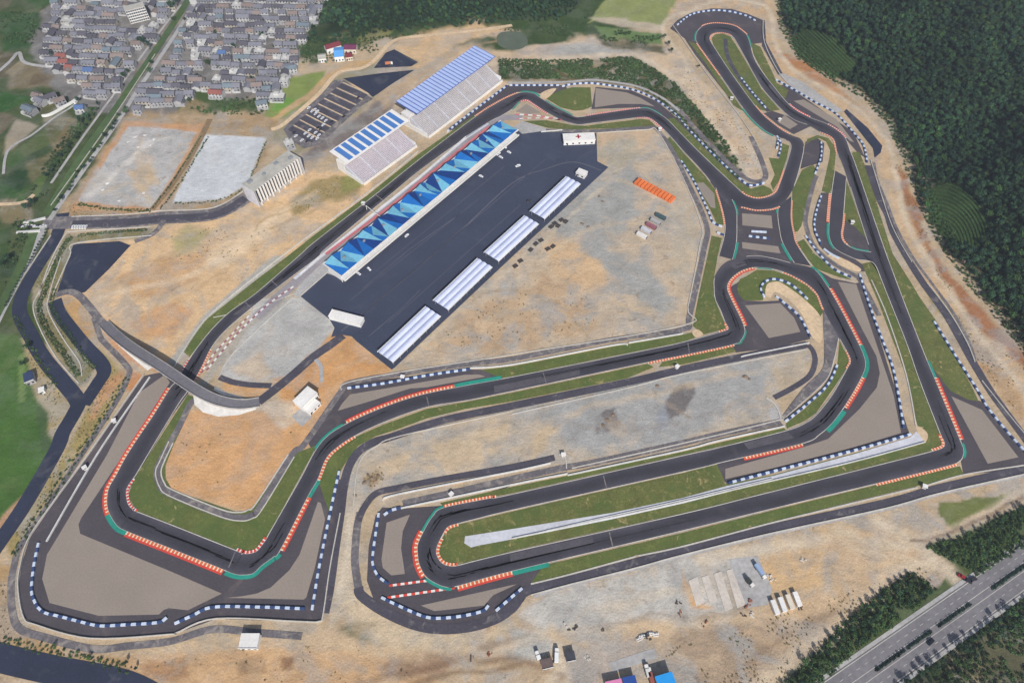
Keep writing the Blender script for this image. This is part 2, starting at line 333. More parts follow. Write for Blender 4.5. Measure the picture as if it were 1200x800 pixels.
 ([(1096,604),(1100,588),(1180,578),(1190,572),(1165,595),(1135,600),(1120,618),(1108,614)], (112,118,66), 1.2, 6, .12),
 ([(1066,668),(1096,690),(1120,664),(1080,640),(1100,632),(1200,592),(1330,510),(1330,610),(1200,652),(1110,712),(960,820),(900,835),(890,812),(950,765),(996,726),(1040,692)], (76,90,48), 1.2, 1.5, .12),
 ([(1040,806),(1200,694),(1330,610),(1330,960),(940,960)], (50,62,36), 1.2, 6, .12), ([(1110,770),(1140,740),(1180,735),(1230,760),(1230,800),(1120,830)], (92,90,66), 4, 6, .7),
 ([(-20,390),(22,392),(40,440),(60,490),(62,540),(38,572),(-20,640)], (72,104,46), 1.2, 1.5, .12), ([(40,470),(60,480),(60,525),(48,530)], (66,92,46), 1.2, 1.5, .12), ([(22,415),(30,412),(30,470),(22,472)], (112,134,76), 1.2, 1.5, .12),
 ([(24,395),(34,396),(60,448),(80,450),(84,475),(82,500),(66,520),(58,510),(58,484),(44,470)], (172,152,112), 3, 4, .7),
 ([(-10,620),(45,560),(60,525),(58,545),(20,600),(0,640)], (176,140,108), 2, 3, .6),
 ([(100,405),(120,412),(146,440),(140,470),(98,530),(60,585),(24,636),(14,660),(6,640),(70,540),(108,468),(126,436)], (160,142,92), 3, 4, .8), ([(120,450),(146,432),(146,442),(112,490),(104,490)], (186,142,100), 3, 4, .5), ([(150,430),(170,440),(152,460),(146,452)], (198,140,92), 2, 3, .4), ([(118,380),(165,404),(205,430),(190,436),(150,425),(128,398)], (204,150,106), 3, 3, .5),
 ([(70,350),(80,344),(96,356),(112,378),(116,398),(100,400),(80,372)], (190,152,104), 3, 4, .7), ([(40,330),(56,300),(80,276),(180,268),(176,276),(88,284),(66,345),(86,378),(118,420),(104,448),(92,452),(50,390),(36,350)], (132,124,88), 2, 3, .7),
 ([(0,262),(30,268),(46,300),(10,330),(0,328)], (80,90,54), 1.2, 1.5, .12), ([(-10,268),(14,266),(10,300),(-10,304)], (64,84,44), 1.2, 1.5, .12),
 ([(0,300),(20,296),(24,318),(0,330)], (58,78,50), 1.2, 1.5, .12),
 ([(60,4),(72,-20),(40,-20),(30,0),(44,10)], (62,90,44), 1.2, 1.5, .1), ([(-20,-20),(24,-20),(10,8),(-20,20)], (96,92,70), 1.2, 1.5, .2), ([(6,84),(24,70),(30,76),(14,92)], (140,128,102), 1, 1, .2), ([(40,86),(64,88),(56,100),(34,100)], (112,98,74), 1, 1, .2), ([(-20,134),(6,132),(20,138),(2,156),(-20,160)], (104,96,72), 1.2, 1.5, .2), ([(4,182),(20,176),(30,186),(14,196),(2,194)], (66,92,46), 1, 1, .1), ([(40,210),(56,204),(46,228),(34,236)], (84,104,54), 1, 1, .1), ([(20,226),(36,216),(30,236),(18,240)], (58,88,40), 1, 1, .1), ([(60,176),(76,146),(84,150),(70,178)], (118,104,72), 1.2, 2, .2), ([(420,54),(450,44),(462,36),(440,34),(416,46)], (118,116,72), 1.5, 3, .2), ([(384,46),(404,36),(412,44),(396,52)], (124,120,76), 1.5, 3, .2), ([(480,20),(500,10),(516,16),(500,28)], (112,112,68), 1.5, 3, .2),
]
C = np.empty(GX.shape + (4,)); C[..., :3] = S(186, 164, 134); C[..., 3] = 0.6
wx, wy = (fbm(GX / 14, GY / 14, 21, 3) - .5) * 2, (fbm(GX / 14, GY / 14, 47, 3) - .5) * 2
for poly, rgb, soft, rg, mot in ZONES:
    p = np.array(poly, float); mg = soft + rg + 4
    m = (PX > p[:, 0].min() - mg) & (PX < p[:, 0].max() + mg) & (PY > p[:, 1].min() - mg) & (PY < p[:, 1].max() + mg) & (GY > -200)
    if not m.any(): continue
    qx, qy = PX[m] + wx[m] * rg, PY[m] + wy[m] * rg
    d = polydist(qx, qy, poly); sgn = np.where(inside(qx, qy, poly), d, -d)
    w = np.clip(0.5 + sgn / (2 * soft), 0, 1)[:, None]; w = w * w * (3 - 2 * w)
    C[m] = C[m] * (1 - w) + np.array(list(S(*rgb)) + [mot]) * w
# tracks worn across the loose ground: line in photo pixels, width in metres, colour, raggedness, strength
TRACKS = [
 ([(800,18),(830,4),(860,0),(885,4),(900,10),(906,30),(909,52),(925,77.5),(962.5,102.5),(995,120),(1020,142.5),(1040,167.5),(1049,197.5),(1060,250),(1080,295),(1112.5,340),(1150,395),(1200,457),(1240,510)], 4.5, (210,192,166), .45, .85),
 ([(560,74),(600,74),(660,68),(735,64),(760,72),(790,92),(815,112),(850,165),(880,215)], 6.0, (210,192,166), .45, .85),
 ([(800,100),(806,84),(802,70),(785,50),(776,34),(782,24),(800,14)], 4.5, (210,192,166), .45, .85),
 ([(1030,612),(1056,624),(1080,640),(1104,660),(1124,680)], 7.5, (210,192,166), .45, .85),
 ([(820,656),(880,646),(940,634),(990,624),(1020,634),(1060,640)], 6.0, (210,192,166), .45, .85),
 ([(890,806),(930,770),(980,735),(1020,700),(1050,676),(1090,660)], 8.0, (210,192,166), .45, .85),
 ([(1085,628),(1110,626),(1150,608),(1200,576),(1260,540)], 5.0, (210,192,166), .45, .85),
 ([(648,735),(655,760),(662,785),(664,812)], 4.0, (210,192,166), .45, .85),
 ([(112,352),(150,338),(205,330),(262,300),(330,250),(372,224)], 5, (226,202,170), .5, .7),
 ([(120,345),(170,310),(230,290),(300,262),(345,235)], 4, (190,160,122), .6, .5),
 ([(150,385),(200,360),(240,330),(300,290)], 4, (186,154,116), .7, .5),
 ([(300,270),(312,256),(345,246),(380,232),(360,250),(318,268)], 2.5, (172,146,108), .5, .6),
 ([(480,418),(560,380),(640,352),(700,345),(750,362),(790,372)], 4, (206,182,150), .8, .6),
 ([(640,300),(690,270),(740,262),(790,268),(806,300)], 4, (208,184,150), .8, .6),
 ([(705,210),(740,215),(790,245),(812,290),(800,350)], 4, (204,180,148), .8, .6),
 ([(560,345),(600,340),(660,362),(690,396)], 3, (150,128,100), .8, .5),
 ([(480,420),(530,372),(600,312),(660,262),(712,214)], 3.5, (206,190,164), .7, .6),
 ([(430,560),(520,530),(620,500),(720,470),(820,448),(930,420)], 4, (204,182,152), .8, .6),
 ([(440,545),(540,505),(640,488),(700,500),(780,500),(880,470)], 3, (150,142,134), .8, .5),
 ([(170,765),(260,752),(380,752),(440,764),(560,762),(640,745),(760,735),(870,720)], 5, (208,180,144), .7, .7),
 ([(420,798),(500,782),(560,772),(620,775),(660,790)], 3, (130,102,78), .6, .7),
 ([(480,800),(520,792),(570,786),(610,780)], 2.5, (120,96,72), .5, .7),
 ([(560,760),(600,748),(622,742)], 2.5, (128,104,80), .6, .6),
 ([(640,800),(655,770),(668,740),(690,715),(760,700),(820,690)], 4, (206,190,166), .7, .6),
 ([(700,735),(760,722),(810,724),(880,716)], 2.5, (150,128,104), .7, .5),
 ([(880,740),(920,760),(960,735),(1000,715)], 4, (196,168,134), .7, .6),
 ([(860,790),(920,745),(980,712)], 3, (140,116,92), .8, .5),
 ([(905,640),(960,628),(1000,640),(1060,655)], 4, (212,190,160), .7, .7),
 ([(1068,632),(1090,630),(1130,618),(1200,582)], 2, (110,84,66), .4, .8),
 ([(1046,660),(1020,700),(960,750),(900,800)], 5, (214,190,156), .7, .7),
 ([(215,490),(260,500),(330,492),(345,505)], 3, (190,150,108), .7, .4),
 ([(410,745),(440,728),(400,738)], 3, (120,110,88), .6, .6),
 ([(402,610),(398,660),(392,700)], 3, (176,160,138), .6, .6),
 ([(408,605),(404,660),(398,705)], 3, (212,198,176), .6, .6),
 ([(470,100),(510,78),(560,52),(600,48)], 4, (196,162,122), .8, .5),
 ([(440,136),(480,108),(500,92)], 4, (176,140,104), .8, .5),
 ([(860,130),(872,160),(890,195)], 5, (186,180,170), .7, .7),
 ([(830,112),(850,150),(876,190)], 3, (170,140,108), .7, .5),
 ([(100,230),(140,200),(170,170),(200,160)], 5, (214,206,194), .8, .7),
 ([(120,225),(160,215),(175,235)], 4, (200,176,140), .8, .6),
 ([(165,160),(162,190),(176,215)], 3, (204,182,150), .8, .6)]
for pts, wd, rgb, rag, amt in TRACKS:
    c_ = np.array([tuple(W(*p))[:2] for p in spline(pts, 6)]); mg = wd + 8
    m = (GX > c_[:, 0].min() - mg) & (GX < c_[:, 0].max() + mg) & (GY > c_[:, 1].min() - mg) & (GY < c_[:, 1].max() + mg)
    d = polydist(GX[m] + wx[m] * 5 * rag, GY[m] + wy[m] * 5 * rag, c_, False); w = (np.clip(1.35 - d / (wd / 2) * .7, 0, 1) * amt * np.clip(1 - rag * (fbm(GX[m] / 12, GY[m] / 12, 91, 3) - .3) * 1.6, .15, 1))[:, None]
    C[m] = C[m] * (1 - w) + np.array(list(S(*rgb)) + [.25]) * w
TERR = [[(1085,224),(1100,217),(1114,214),(1132,224),(1146,238),(1157,262),(1153,280),(1140,292),(1118,288),(1102,276),(1088,256)], [(924,47),(944,35),(964,38),(984,48),(1002,74),(996,90),(968,92),(938,70)]]   # tea terraces on the slope
wh = np.clip(GZ / 4, 0, 1)[..., None]; C = C * (1 - wh) + np.array(list(S(36, 50, 32)) + [0]) * wh
hu, hv = to_px(GX, GY, GZ)
for t in TERR: C[inside(hu, hv, t) & (GZ > .5)] = list(S(54, 70, 40)) + [.0]
me = bpy.data.meshes.new('ground')
vv = np.stack([GX, GY, GZ - 0.03], -1).reshape(-1, 3)
idx = np.arange(nx * ny).reshape(ny, nx)
q = np.stack([idx[:-1, :-1], idx[:-1, 1:], idx[1:, 1:], idx[1:, :-1]], -1).reshape(-1, 4)
me.vertices.add(len(vv)); me.vertices.foreach_set('co', vv.ravel())
me.loops.add(q.size); me.loops.foreach_set('vertex_index', q.ravel())
me.polygons.add(len(q)); me.polygons.foreach_set('loop_start', np.arange(len(q)) * 4); me.polygons.foreach_set('loop_total', np.full(len(q), 4))
me.polygons.foreach_set('use_smooth', np.ones(len(q), bool))
me.update(calc_edges=True)
at = me.color_attributes.new('earth', 'FLOAT_COLOR', 'POINT'); at.data.foreach_set('color', C.reshape(-1, 4).astype(np.float32).ravel())
ground = bpy.data.objects.new('ground', me); COL.objects.link(ground); tag(ground, 'sandy building-site ground with gravel, fields and wooded hillsides', 'ground', None, 'structure')
gm = bpy.data.materials.new('earth'); gm.use_nodes = True; n, l = gm.node_tree.nodes, gm.node_tree.links; b = n['Principled BSDF']
b.inputs['Roughness'].default_value = 0.95; b.inputs['Specular IOR Level'].default_value = 0.1
av = n.new('ShaderNodeVertexColor'); av.layer_name = 'earth'; geo = n.new('ShaderNodeNewGeometry')
def noise(scale, detail=5, rough=0.6, dist=0.0, stretch=None):
    t = n.new('ShaderNodeTexNoise'); t.inputs['Scale'].default_value = scale; t.inputs['Detail'].default_value = detail; t.inputs['Roughness'].default_value = rough; t.inputs['Distortion'].default_value = dist
    if stretch:
        mp = n.new('ShaderNodeMapping'); mp.inputs['Rotation'].default_value = (0, 0, stretch[0]); mp.inputs['Scale'].default_value = (1, stretch[1], 1)
        l.new(geo.outputs['Position'], mp.inputs['Vector']); l.new(mp.outputs[0], t.inputs['Vector'])
    else: l.new(geo.outputs['Position'], t.inputs['Vector'])
    return t.outputs[0]
def rng(s, a, b_, c, d):
    r = n.new('ShaderNodeMapRange'); r.inputs[1].default_value = a; r.inputs[2].default_value = b_; r.inputs[3].default_value = c; r.inputs[4].default_value = d; l.new(s, r.inputs[0]); return r.outputs[0]
def mth(op, a, b_):
    q = n.new('ShaderNodeMath'); q.operation = op; q.use_clamp = False
    for k, s in enumerate((a, b_)):
        if isinstance(s, (int, float)): q.inputs[k].default_value = s
        else: l.new(s, q.inputs[k])
    return q.outputs[0]
def mixc(f, a, c):
    x = n.new('ShaderNodeMix'); x.data_type = 'RGBA'; l.new(f, x.inputs[0])
    l.new(a, x.inputs[6])
    if isinstance(c, tuple): x.inputs[7].default_value = c + (1,)
    else: l.new(c, x.inputs[7])
    return x.outputs[2]
mott = av.outputs['Alpha']
c1 = mixc(mth('MULTIPLY', rng(noise(0.035, 6, 0.65, 0.6), 0.47, 0.58, 0, 0.72), mott), av.outputs['Color'], (0.36, 0.35, 0.33))       # gravel showing through
c2 = mixc(mth('MULTIPLY', rng(noise(0.022, 6, 0.6, 1.0), 0.54, 0.62, 0, 0.45), mott), c1, (0.58, 0.43, 0.28))                     # fresh sand
c3 = mixc(mth('MULTIPLY', rng(noise(0.11, 6, 0.7, 0.4), 0.585, 0.67, 0, 0.6), mott), c2, (0.23, 0.17, 0.11))                     # weeds and damp soil
c3 = mixc(mth('MULTIPLY', rng(noise(0.33, 5, 0.7, 0.5), 0.64, 0.70, 0, 0.55), mott), c3, (0.14, 0.115, 0.085))                # tufts and clods
c3 = mixc(mth('MULTIPLY', rng(noise(0.28, 5, 0.75, 0.3, (2.1, 1.0)), 0.63, 0.72, 0, 0.6), mott), c3, (0.62, 0.58, 0.52))       # pale rubble
v = mth('MULTIPLY', rng(noise(0.9, 3, 0.75), 0.3, 0.7, 0.84, 1.15), rng(noise(0.06, 8, 0.72), 0.32, 0.68, 0.80, 1.16))
v = mth('MULTIPLY', v, rng(noise(0.30, 4, 0.7, 1.5, (1.1, 9.0)), 0.35, 0.65, 0.96, 1.03))
v = mth('MULTIPLY', v, rng(noise(0.12, 5, 0.6, 0.3, (0.5, 5.0)), 0.3, 0.7, 0.97, 1.03))                                         # wheel tracks and grading marks
sc_ = n.new('ShaderNodeVectorMath'); sc_.operation = 'SCALE'; l.new(c3, sc_.inputs[0]); l.new(v, sc_.inputs['Scale']); l.new(sc_.outputs[0], b.inputs['Base Color'])
bp = n.new('ShaderNodeBump'); bp.inputs['Strength'].default_value = 0.8; bp.inputs['Distance'].default_value = 1.2; l.new(noise(0.22, 8, 0.7), bp.inputs['Height']); l.new(bp.outputs[0], b.inputs['Normal'])
me.materials.append(gm)

# ------------------------------------------------------------------ surface materials
M_TRACK = mat('race_asphalt', (66, 64, 72), 0.85, .16, .8, .14, .05, patches=[((104, 98, 102), .035, .58, .72, .35, 1.5)])
M_RUN = mat('runoff_asphalt', (78, 72, 77), 0.9, .18, .7, .16, .05, patches=[((128, 116, 104), .05, .56, .74, .4, 1)])
M_DARK = mat('fresh_asphalt', (44, 50, 68), 0.85, .2, .7, .22, .04, patches=[((120, 116, 118), .03, .55, .75, .4, 2)])
M_PADD = mat('paddock_asphalt', (60, 66, 84), 0.85, .14, .7, .12, .03, patches=[((92, 96, 110), .02, .55, .75, .4, 2)])
M_OLD = mat('worn_asphalt', (104, 99, 102), 0.9, .28, .6, .25, .08, patches=[((164, 154, 142), .12, .5, .66, .7, 1)])
M_SERV = mat('service_asphalt', (74, 71, 80), 0.9, .22, .6, .20, .05, patches=[((142, 134, 128), .1, .57, .68, .55, 1)])
M_GRAV = mat('trap_gravel', (146, 134, 123), 0.95, .10, .9, .06, .04)
M_GRASS = mat('verge_grass', (98, 102, 54), 0.95, .30, .8, .22, .1, patches=[((82, 98, 48), .05, .45, .6, .8, 1), ((178, 158, 112), .11, .60, .68, .75, 1.5), ((140, 130, 80), .3, .55, .68, .6, .5)])
M_GRASS2 = mat('fresh_turf', (94, 102, 52), 0.95, .26, .8, .2, .1, patches=[((80, 98, 46), .05, .45, .6, .7, 1), ((170, 150, 104), .12, .63, .70, .75, 1.5), ((128, 126, 72), .3, .55, .68, .5, .5)])
M_DIRT = mat('sand_path', (208, 182, 148), 0.95, .18, .4, .15, .05)
M_CONC = mat('pale_concrete', (198, 198, 204), 0.85, .12, .4, .12, .05)
M_CONC2 = mat('grey_concrete', (168, 165, 162), 0.9, .18, .4, .16, .05)
M_WHITE = mat('white_paint', (226, 222, 216), 0.7, .10, .8, .12, .06)
M_LINE = mat('worn_line_paint', (196, 190, 180), 0.8, .16, .7, .2, .06)
M_RED = mat('red_paint', (206, 72, 58), 0.7, .12, .6, .12, .06)
M_ORNG = mat('orange_paint', (214, 104, 62), 0.7, .12, .6, .12, .06)
M_CREAM = mat('cream_paint', (232, 214, 186), 0.7, .12, .6, .1, .06)
M_TEAL = mat('teal_paint', (38, 140, 122), 0.75, .15, .5, .15, .05)
M_PINK = mat('pit_lane_red', (196, 112, 116), 0.8, .12, .6, .15, .05)
M_WALLC = mat('barrier_concrete', (206, 204, 200), 0.85, .12, .8, .12, .1)
M_NAVY = mat('navy_belt', (52, 72, 114), 0.7, .15, .8, 0, 1, per_obj=.15)
M_BELT = mat('white_belt', (196, 206, 222), 0.6, .06, .8, 0, 1, per_obj=.06)

# the track surface: rubbered-in middle, dusty edges
def wear(m):
    n, l = m.node_tree.nodes, m.node_tree.links; b = n['Principled BSDF']; src = b.inputs['Base Color'].links[0].from_socket
    a = n.new('ShaderNodeAttribute'); a.attribute_name = 'across'; g = n.new('ShaderNodeNewGeometry')
    t = n.new('ShaderNodeTexNoise'); t.inputs['Scale'].default_value = .02; l.new(g.outputs['Position'], t.inputs['Vector'])
    ad = n.new('ShaderNodeMath'); ad.operation = 'MULTIPLY_ADD'; l.new(t.outputs[0], ad.inputs[0]); ad.inputs[1].default_value = .9; ad.inputs[2].default_value = -.45
    sm = n.new('ShaderNodeMath'); sm.operation = 'ADD'; l.new(a.outputs['Fac'], sm.inputs[0]); l.new(ad.outputs[0], sm.inputs[1])
    cr = n.new('ShaderNodeValToRGB'); e = cr.color_ramp.elements; e[0].position = 0; e[0].color = (1.45, 1.4, 1.32, 1); e[1].position = 1; e[1].color = (1.45, 1.4, 1.32, 1)
    for p, v in ((.12, 1.08), (.38, .76), (.6, .76), (.88, 1.08)): x = cr.color_ramp.elements.new(p); x.color = (v, v, v, 1)
    l.new(sm.outputs[0], cr.inputs[0]); mx = n.new('ShaderNodeMix'); mx.data_type = 'RGBA'; mx.blend_type = 'MULTIPLY'; mx.inputs[0].default_value = 1
    l.new(src, mx.inputs[6]); l.new(cr.outputs[0], mx.inputs[7]); l.new(mx.outputs[2], b.inputs['Base Color'])
wear(M_TRACK)
M_LINK = mat('link_asphalt', (66, 64, 72), 0.85, .16, .8, .14, .05, patches=[((104, 98, 102), .035, .58, .72, .35, 1.5)])
# ------------------------------------------------------------------ the circuit
ZR, ZG, ZT, ZS, ZK = 0.03, 0.08, 0.32, 0.14, 0.36     # heights of run-off, grass and traps, track, service roads, paint
LAP=[(864,220.5,853,240),(825,183.7,825,204),(800,158.7,800,177),(784,142,785,160),(774,134.5,771,146),(761,127.7,761,139),(751,127,751,138),(734,129,734,140),(700,134,700,144),
(682,137,680,146.6),(674,137,670,145),(664,132,657,141),(650,125,640,132),(633.5,115,625,122),(625,109.5,617,117.5),(612,108.5,608.5,120),(600,112,600,128.5),(582,121,588,136),(557,137,566,148),(490,188,499,195),(437.5,230,456,230),
(370,282.5,384,290),(349,301,371,303),(300,343.5,327,336),(270,365,294,362),(250,384,265,387),(233.5,404,248.5,407),(222,420.6,237,430),(207,446,222,456),(199,455,212,470),(181,484,200,489),(151,529,176,529),(136,556,160,556),(127,572.5,149.5,572),(125,589,149.5,585),
(128,602,152,592),(137,616,156,596),(149,623,161,599),(200,643,205,616),(255,665,277,644.5),(274,672.7,285,647.5),(285.5,674,290.5,648),(297,672,296,647),(307,663,302,644),(320.6,653,310.5,633),(329,644.5,318,620),(361,582.5,345,573),(372.5,562.5,355,555),(382.5,538,367.5,531),(395,525,380,514),(416,511,399,500),(450,495,435,482.5),(500,477.5,485,464.5),(550,469,540,452.5),(600,458.7,600,441.5),(759,425,755,410.5),(800,417,800,400.8),(860,404,840,390),(868.7,398.7,850,387),(873,390,853,384.5),(872,382,849,377),(867,370,844,364),(857,350,838,351),(852.5,337,836.5,338),(857,327,837.7,324),(867,319,850,308),(878.7,314.6,872,301),(889,314,889,300),(907,316,907,303),(927,323,929,308.7),(946,334,953,315),(957.5,345.6,967,331),(965,363.5,981,354),(982,394.5,1001,392),(993.5,415,1011.5,414),(996,424,1014.5,428),(992,432,1010,442),(975,462,996,467),(957,485,978,493),(944,495,961,509),(920,504.6,940,520),(840,524.7,850,541),(800,533.5,805,552),(600,578.7,604,597),(572.5,583.4,560,607.7),(520.6,594,537,613.6),(507,604,525,618),(495.5,623,518,629),(489,638,513,640),(489,650,512,648),(491.5,663,515.6,656),(499,676,520,660),(511,684,526,662),(522,688,532,662.5),(536,687,540,661),(600,669.5,597,647),(800,622,796,602.5),(900,597.5,895,578),(1060,559,1055,538),(1112,546,1095,527.5),(1124,541,1104,524),(1128.5,535,1106,521),(1129.5,527,1105,516),(1125,515,1100,505),(1095,442.5,1076,443),(1077.5,400,1061,400),(1040,301.5,1022,300),(1005,200,990,200),(997,178.7,981,180.4),(989,160,976,163),(970,146,961,155),(948.6,137.7,948,147.5),(927,125,926,138),(905.7,100.5,897,109),(894,85.4,883,87),(884,68.7,874,70),(877,45,864,52),(870.5,37,858,43),(859,30,852,39.8),(840,27.6,842,38.8),(825,30,835,40.5),(817,37,832,44),(815,45,832.5,48),(818.6,53.6,836,54),(844,89,857,86),(874,132,889,129),(894,152,910.7,148.5),(910.7,161,927,158.5),(922,165,938,163),(926.6,171,942,172),(924,183.7,939,190),(914,214,929,222),(907,227,913,242),(890.6,232.6,889,246.5),(875.5,229.7,870,243)]
def ring(k0): return [(p[k0], p[k0 + 1]) for p in LAP]
EA, EB = spline(ring(0), 8, True), spline(ring(2), 8, True)
WA, WB = np.array([tuple(W(*p))[:2] for p in EA]), np.array([tuple(W(*p))[:2] for p in EB])
NL = len(WA)
track = strip('race_track', np.vstack([WA, WA[:1]]), np.vstack([WB, WB[:1]]), ZT, M_TRACK, None, None, 'dark asphalt racing circuit looping through the whole site', uv=True)
track['category'] = 'race track'
def seg(side, p0, p1):
    E_ = EA if side == 'A' else EB
    i0 = int(np.argmin(np.hypot(*(E_ - p0).T))); i1 = int(np.argmin(np.hypot(*(E_ - p1).T)))
    if (i1 - i0) % NL > (i0 - i1) % NL: i0, i1 = i1, i0
    return [(i0 + k) % NL for k in range((i1 - i0) % NL + 1)]
def edge_strip(name, edge, other, off0, off1, z, m, parent, fm=None, step=None, pat=None):
    """a band between two distances outward from a track edge"""
    d = edge - other; d /= np.linalg.norm(d, axis=1)[:, None]
    c, nr = offsets(edge); s = np.sign((nr * d).sum(1)); s = 1 if s.sum() > 0 else -1
    c, nr = offsets(edge); a, b_ = c + nr * s * off0, c + nr * s * off1
    if step:
        ab = resample(np.hstack([a, b_]), step); a, b_ = ab[:, :2], ab[:, 2:]; fm = [1 if i % 3 == 0 else 0 for i in range(len(a) - 1)]
    return strip(name, a, b_, z, m, parent, fm)
def kerb(side, p0, p1, kind='rw', w=1.5):
    ix = seg(side, p0, p1)
    if len(ix) < 2: return
    e, o = (WA[ix], WB[ix]) if side == 'A' else (WB[ix], WA[ix])
    if kind == 'g': edge_strip('kerb', e, o, -0.2, w, ZK + .02, M_TEAL, track)
    elif kind == 'wide':
        edge_strip('kerb', e, o, -0.25, w * .58, ZK + .03, [M_ORNG, M_CREAM], track, step=1.25)
        edge_strip('kerb', e, o, w * .58, w, ZK + .02, M_RED, track)
    else: edge_strip('kerb', e, o, -0.3, w, ZK + .02, [M_RED if kind == 'rw' else M_ORNG, M_WHITE if kind == 'rw' else M_CREAM], track, step=1.1)
# white lines on both edges, left out where link roads leave
def runs(n, cut):
    keep = np.ones(n, bool)
    for ix in cut: keep[ix] = False
    st = [i for i in range(n) if keep[i] and not keep[i - 1]]; out = []
    for s in st:
        r = [s]
        while keep[(r[-1] + 1) % n] and len(r) < n: r.append((r[-1] + 1) % n)
        out.append(r)
    return out
cutA, cutB = [seg('A', (929, 161), (922, 166))[:1]], [seg('B', (838, 325), (872, 301)), seg('B', (929, 309), (953, 315)), seg('B', (1029, 318), (1020, 296)), seg('B', (993, 210), (982, 185)), seg('B', (960, 155), (949, 148)), seg('B', (927, 158), (942, 170)), seg('B', (929, 222), (913, 242)), seg('B', (868, 242), (838, 216))]
cutA += [seg('A', (966, 366), (981, 394))]
for e, o, cut in ((WA, WB, cutA), (WB, WA, cutB)):
    for r in runs(NL, cut):
        if len(r) > 2: edge_strip('edge_line', e[r], o[r], -0.45, 0.05, ZK, M_LINE, track)
for k in [('A',(199,455),(128,602),'wide',2.6),('A',(128,602),(149,623),'g',2.6),('A',(149,623),(264,668),'wide',3.2),('A',(266,669),(327,647),'g',2.4),('A',(329,644),(361,582),'wide',2.8),('A',(361,582),(373,562),'g',2.2),('A',(373,562),(416,511),'ry',1.6),
 ('B',(157,560),(162,600),'rw',1.3),('B',(277,644),(312,630),'rw',1.6),('B',(370,527),(404,497),'g',1.6),('B',(405,496),(533,454),'wide',2.8),('B',(533,454),(588,444),'g',2.8),('B',(842,389),(849,378),'ry',1.4),('A',(759,425),(858,404.5),'ry',1.3),('A',(862,402),(873,387),'g',1.1),
 ('A',(872,382),(884,314.5),'wide',2.6),('A',(887,314),(904,316),'g',1.1),('A',(918,319),(965,362),'ry',1.1),('B',(951,313),(970,336),'g',1.8),('B',(972,338),(1007,404),'wide',2.6),('B',(1007,404),(1010,442),'g',2.6),('B',(1010,442),(989,479),'wide',2.8),('B',(988,481),(967,504),'g',3.0),('B',(942,519),(875,536),'wide',2.4),
 ('A',(992,411),(993,432),'ry',1.0),('A',(522,593),(584,581),'ry',1.5),('A',(520,594),(496,622),'g',1.3),('A',(495.5,623),(498,675),'wide',3.0),('A',(500,677),(528,688),'g',1.6),('A',(534,687),(604,668.5),'wide',3.0),('A',(606,668),(637,661),'g',2.6),('B',(537,613.6),(520,625),'ry',1.5),('B',(517,631),(538,661.5),'ry',1.6),
 ('A',(1035,565),(1121,543),'ry',1.4),('A',(1128,536),(1126,518),'g',1.4),('A',(1125,515),(1095,443),'wide',2.8),('A',(1095,442),(1087,423),'g',1.6),('B',(1093,528.5),(1101,508),'ry',1.6),('A',(990,162),(970,146),'rw',1.6),('A',(948,137.5),(925,123),'rw',1.8),('B',(981,180),(962,155),'ry',1.2),
 ('A',(874,41),(822,32),'ry',1.3),('A',(880,57),(875,42),'g',1.2),('A',(817,37),(816,48),'g',1.3),('A',(818,52),(845,91),'ry',1.4),('A',(871,128),(907,159),'g',1.6),('B',(884,123),(925,157),'ry',1.0),('B',(833,47),(857,42),'ry',1.0),('A',(920,198),(868,225),'ry',1.3),('B',(912,243),(868,242),'ry',1.4),
 ('A',(688,136),(749,127),'rw',1.4),('A',(751,127),(775,135),'g',1.0),('B',(745,138.5),(778,153),'rw',1.2),('A',(640,119),(670,136),'g',1.4),('B',(600,128),(609,119),'g',1.2),('B',(610,119),(642,133),'rw',1.8),('A',(557,137),(606,110),'ry',1.5),('A',(610,109),(632,114),'g',2.0),
 ('A',(222,421),(207,446),'rw',1.0),('B',(246,411),(222,456),'ry',1.2)]: kerb(*k)
# link roads between the loops
def link(L_, R_, kerbs=(), lines=(True, True)):
    a, b_ = resample(np.array([tuple(W(*p))[:2] for p in spline(L_, 10)]), 1.5), resample(np.array([tuple(W(*p))[:2] for p in spline(R_, 10)]), 1.5)
    n_ = min(len(a), len(b_)); f = lambda q: q[np.linspace(0, len(q) - 1, n_).astype(int)]
    a, b_ = f(a), f(b_)
    o = strip('link_road', a, b_, ZT - .012, M_LINK, None, None, None)
    for e, oo, on in ((a, b_, lines[0]), (b_, a, lines[1])):
        if on: edge_strip('edge_line', e, oo, -0.45, 0.05, ZK - .006, M_LINE, o)
    for side, i0, i1, kind, w in kerbs:
        e, oo = (a, b_) if side == 'L' else (b_, a); i0, i1 = int(i0 * n_), int(i1 * n_)
        if kind == 'g': edge_strip('kerb', e[i0:i1], oo[i0:i1], -.2, w, ZK + .014, M_TEAL, o)
        else: edge_strip('kerb', e[i0:i1], oo[i0:i1], -.3, w, ZK + .014, [M_ORNG, M_CREAM], o, step=1.1)
    return o
lk = link([(842, 300), (848, 278.6), (849.4, 263.5), (846, 245), (838.6, 220.5)], [(858.6, 304.5), (863, 285), (863.7, 263.5), (863, 247), (858, 234)], [('L', .45, .98, 'ry', 1.2), ('R', .02, .3, 'g', 1.8), ('R', .72, .98, 'g', 1.2)])
tag(lk, 'short asphalt link road west of the twin gravel beds between the loops', 'link road')
lk = link([(930.6, 308.7), (917, 285), (913, 268.5), (911, 252), (912, 242)], [(951, 312), (934, 287), (930, 273.5), (927, 255), (928, 230)], [('R', .25, .95, 'ry', 1.0), ('L', .05, .36, 'g', 2.2), ('L', .86, .99, 'g', 1.6)])
tag(lk, 'short asphalt link road east of the twin gravel beds between the loops', 'link road')
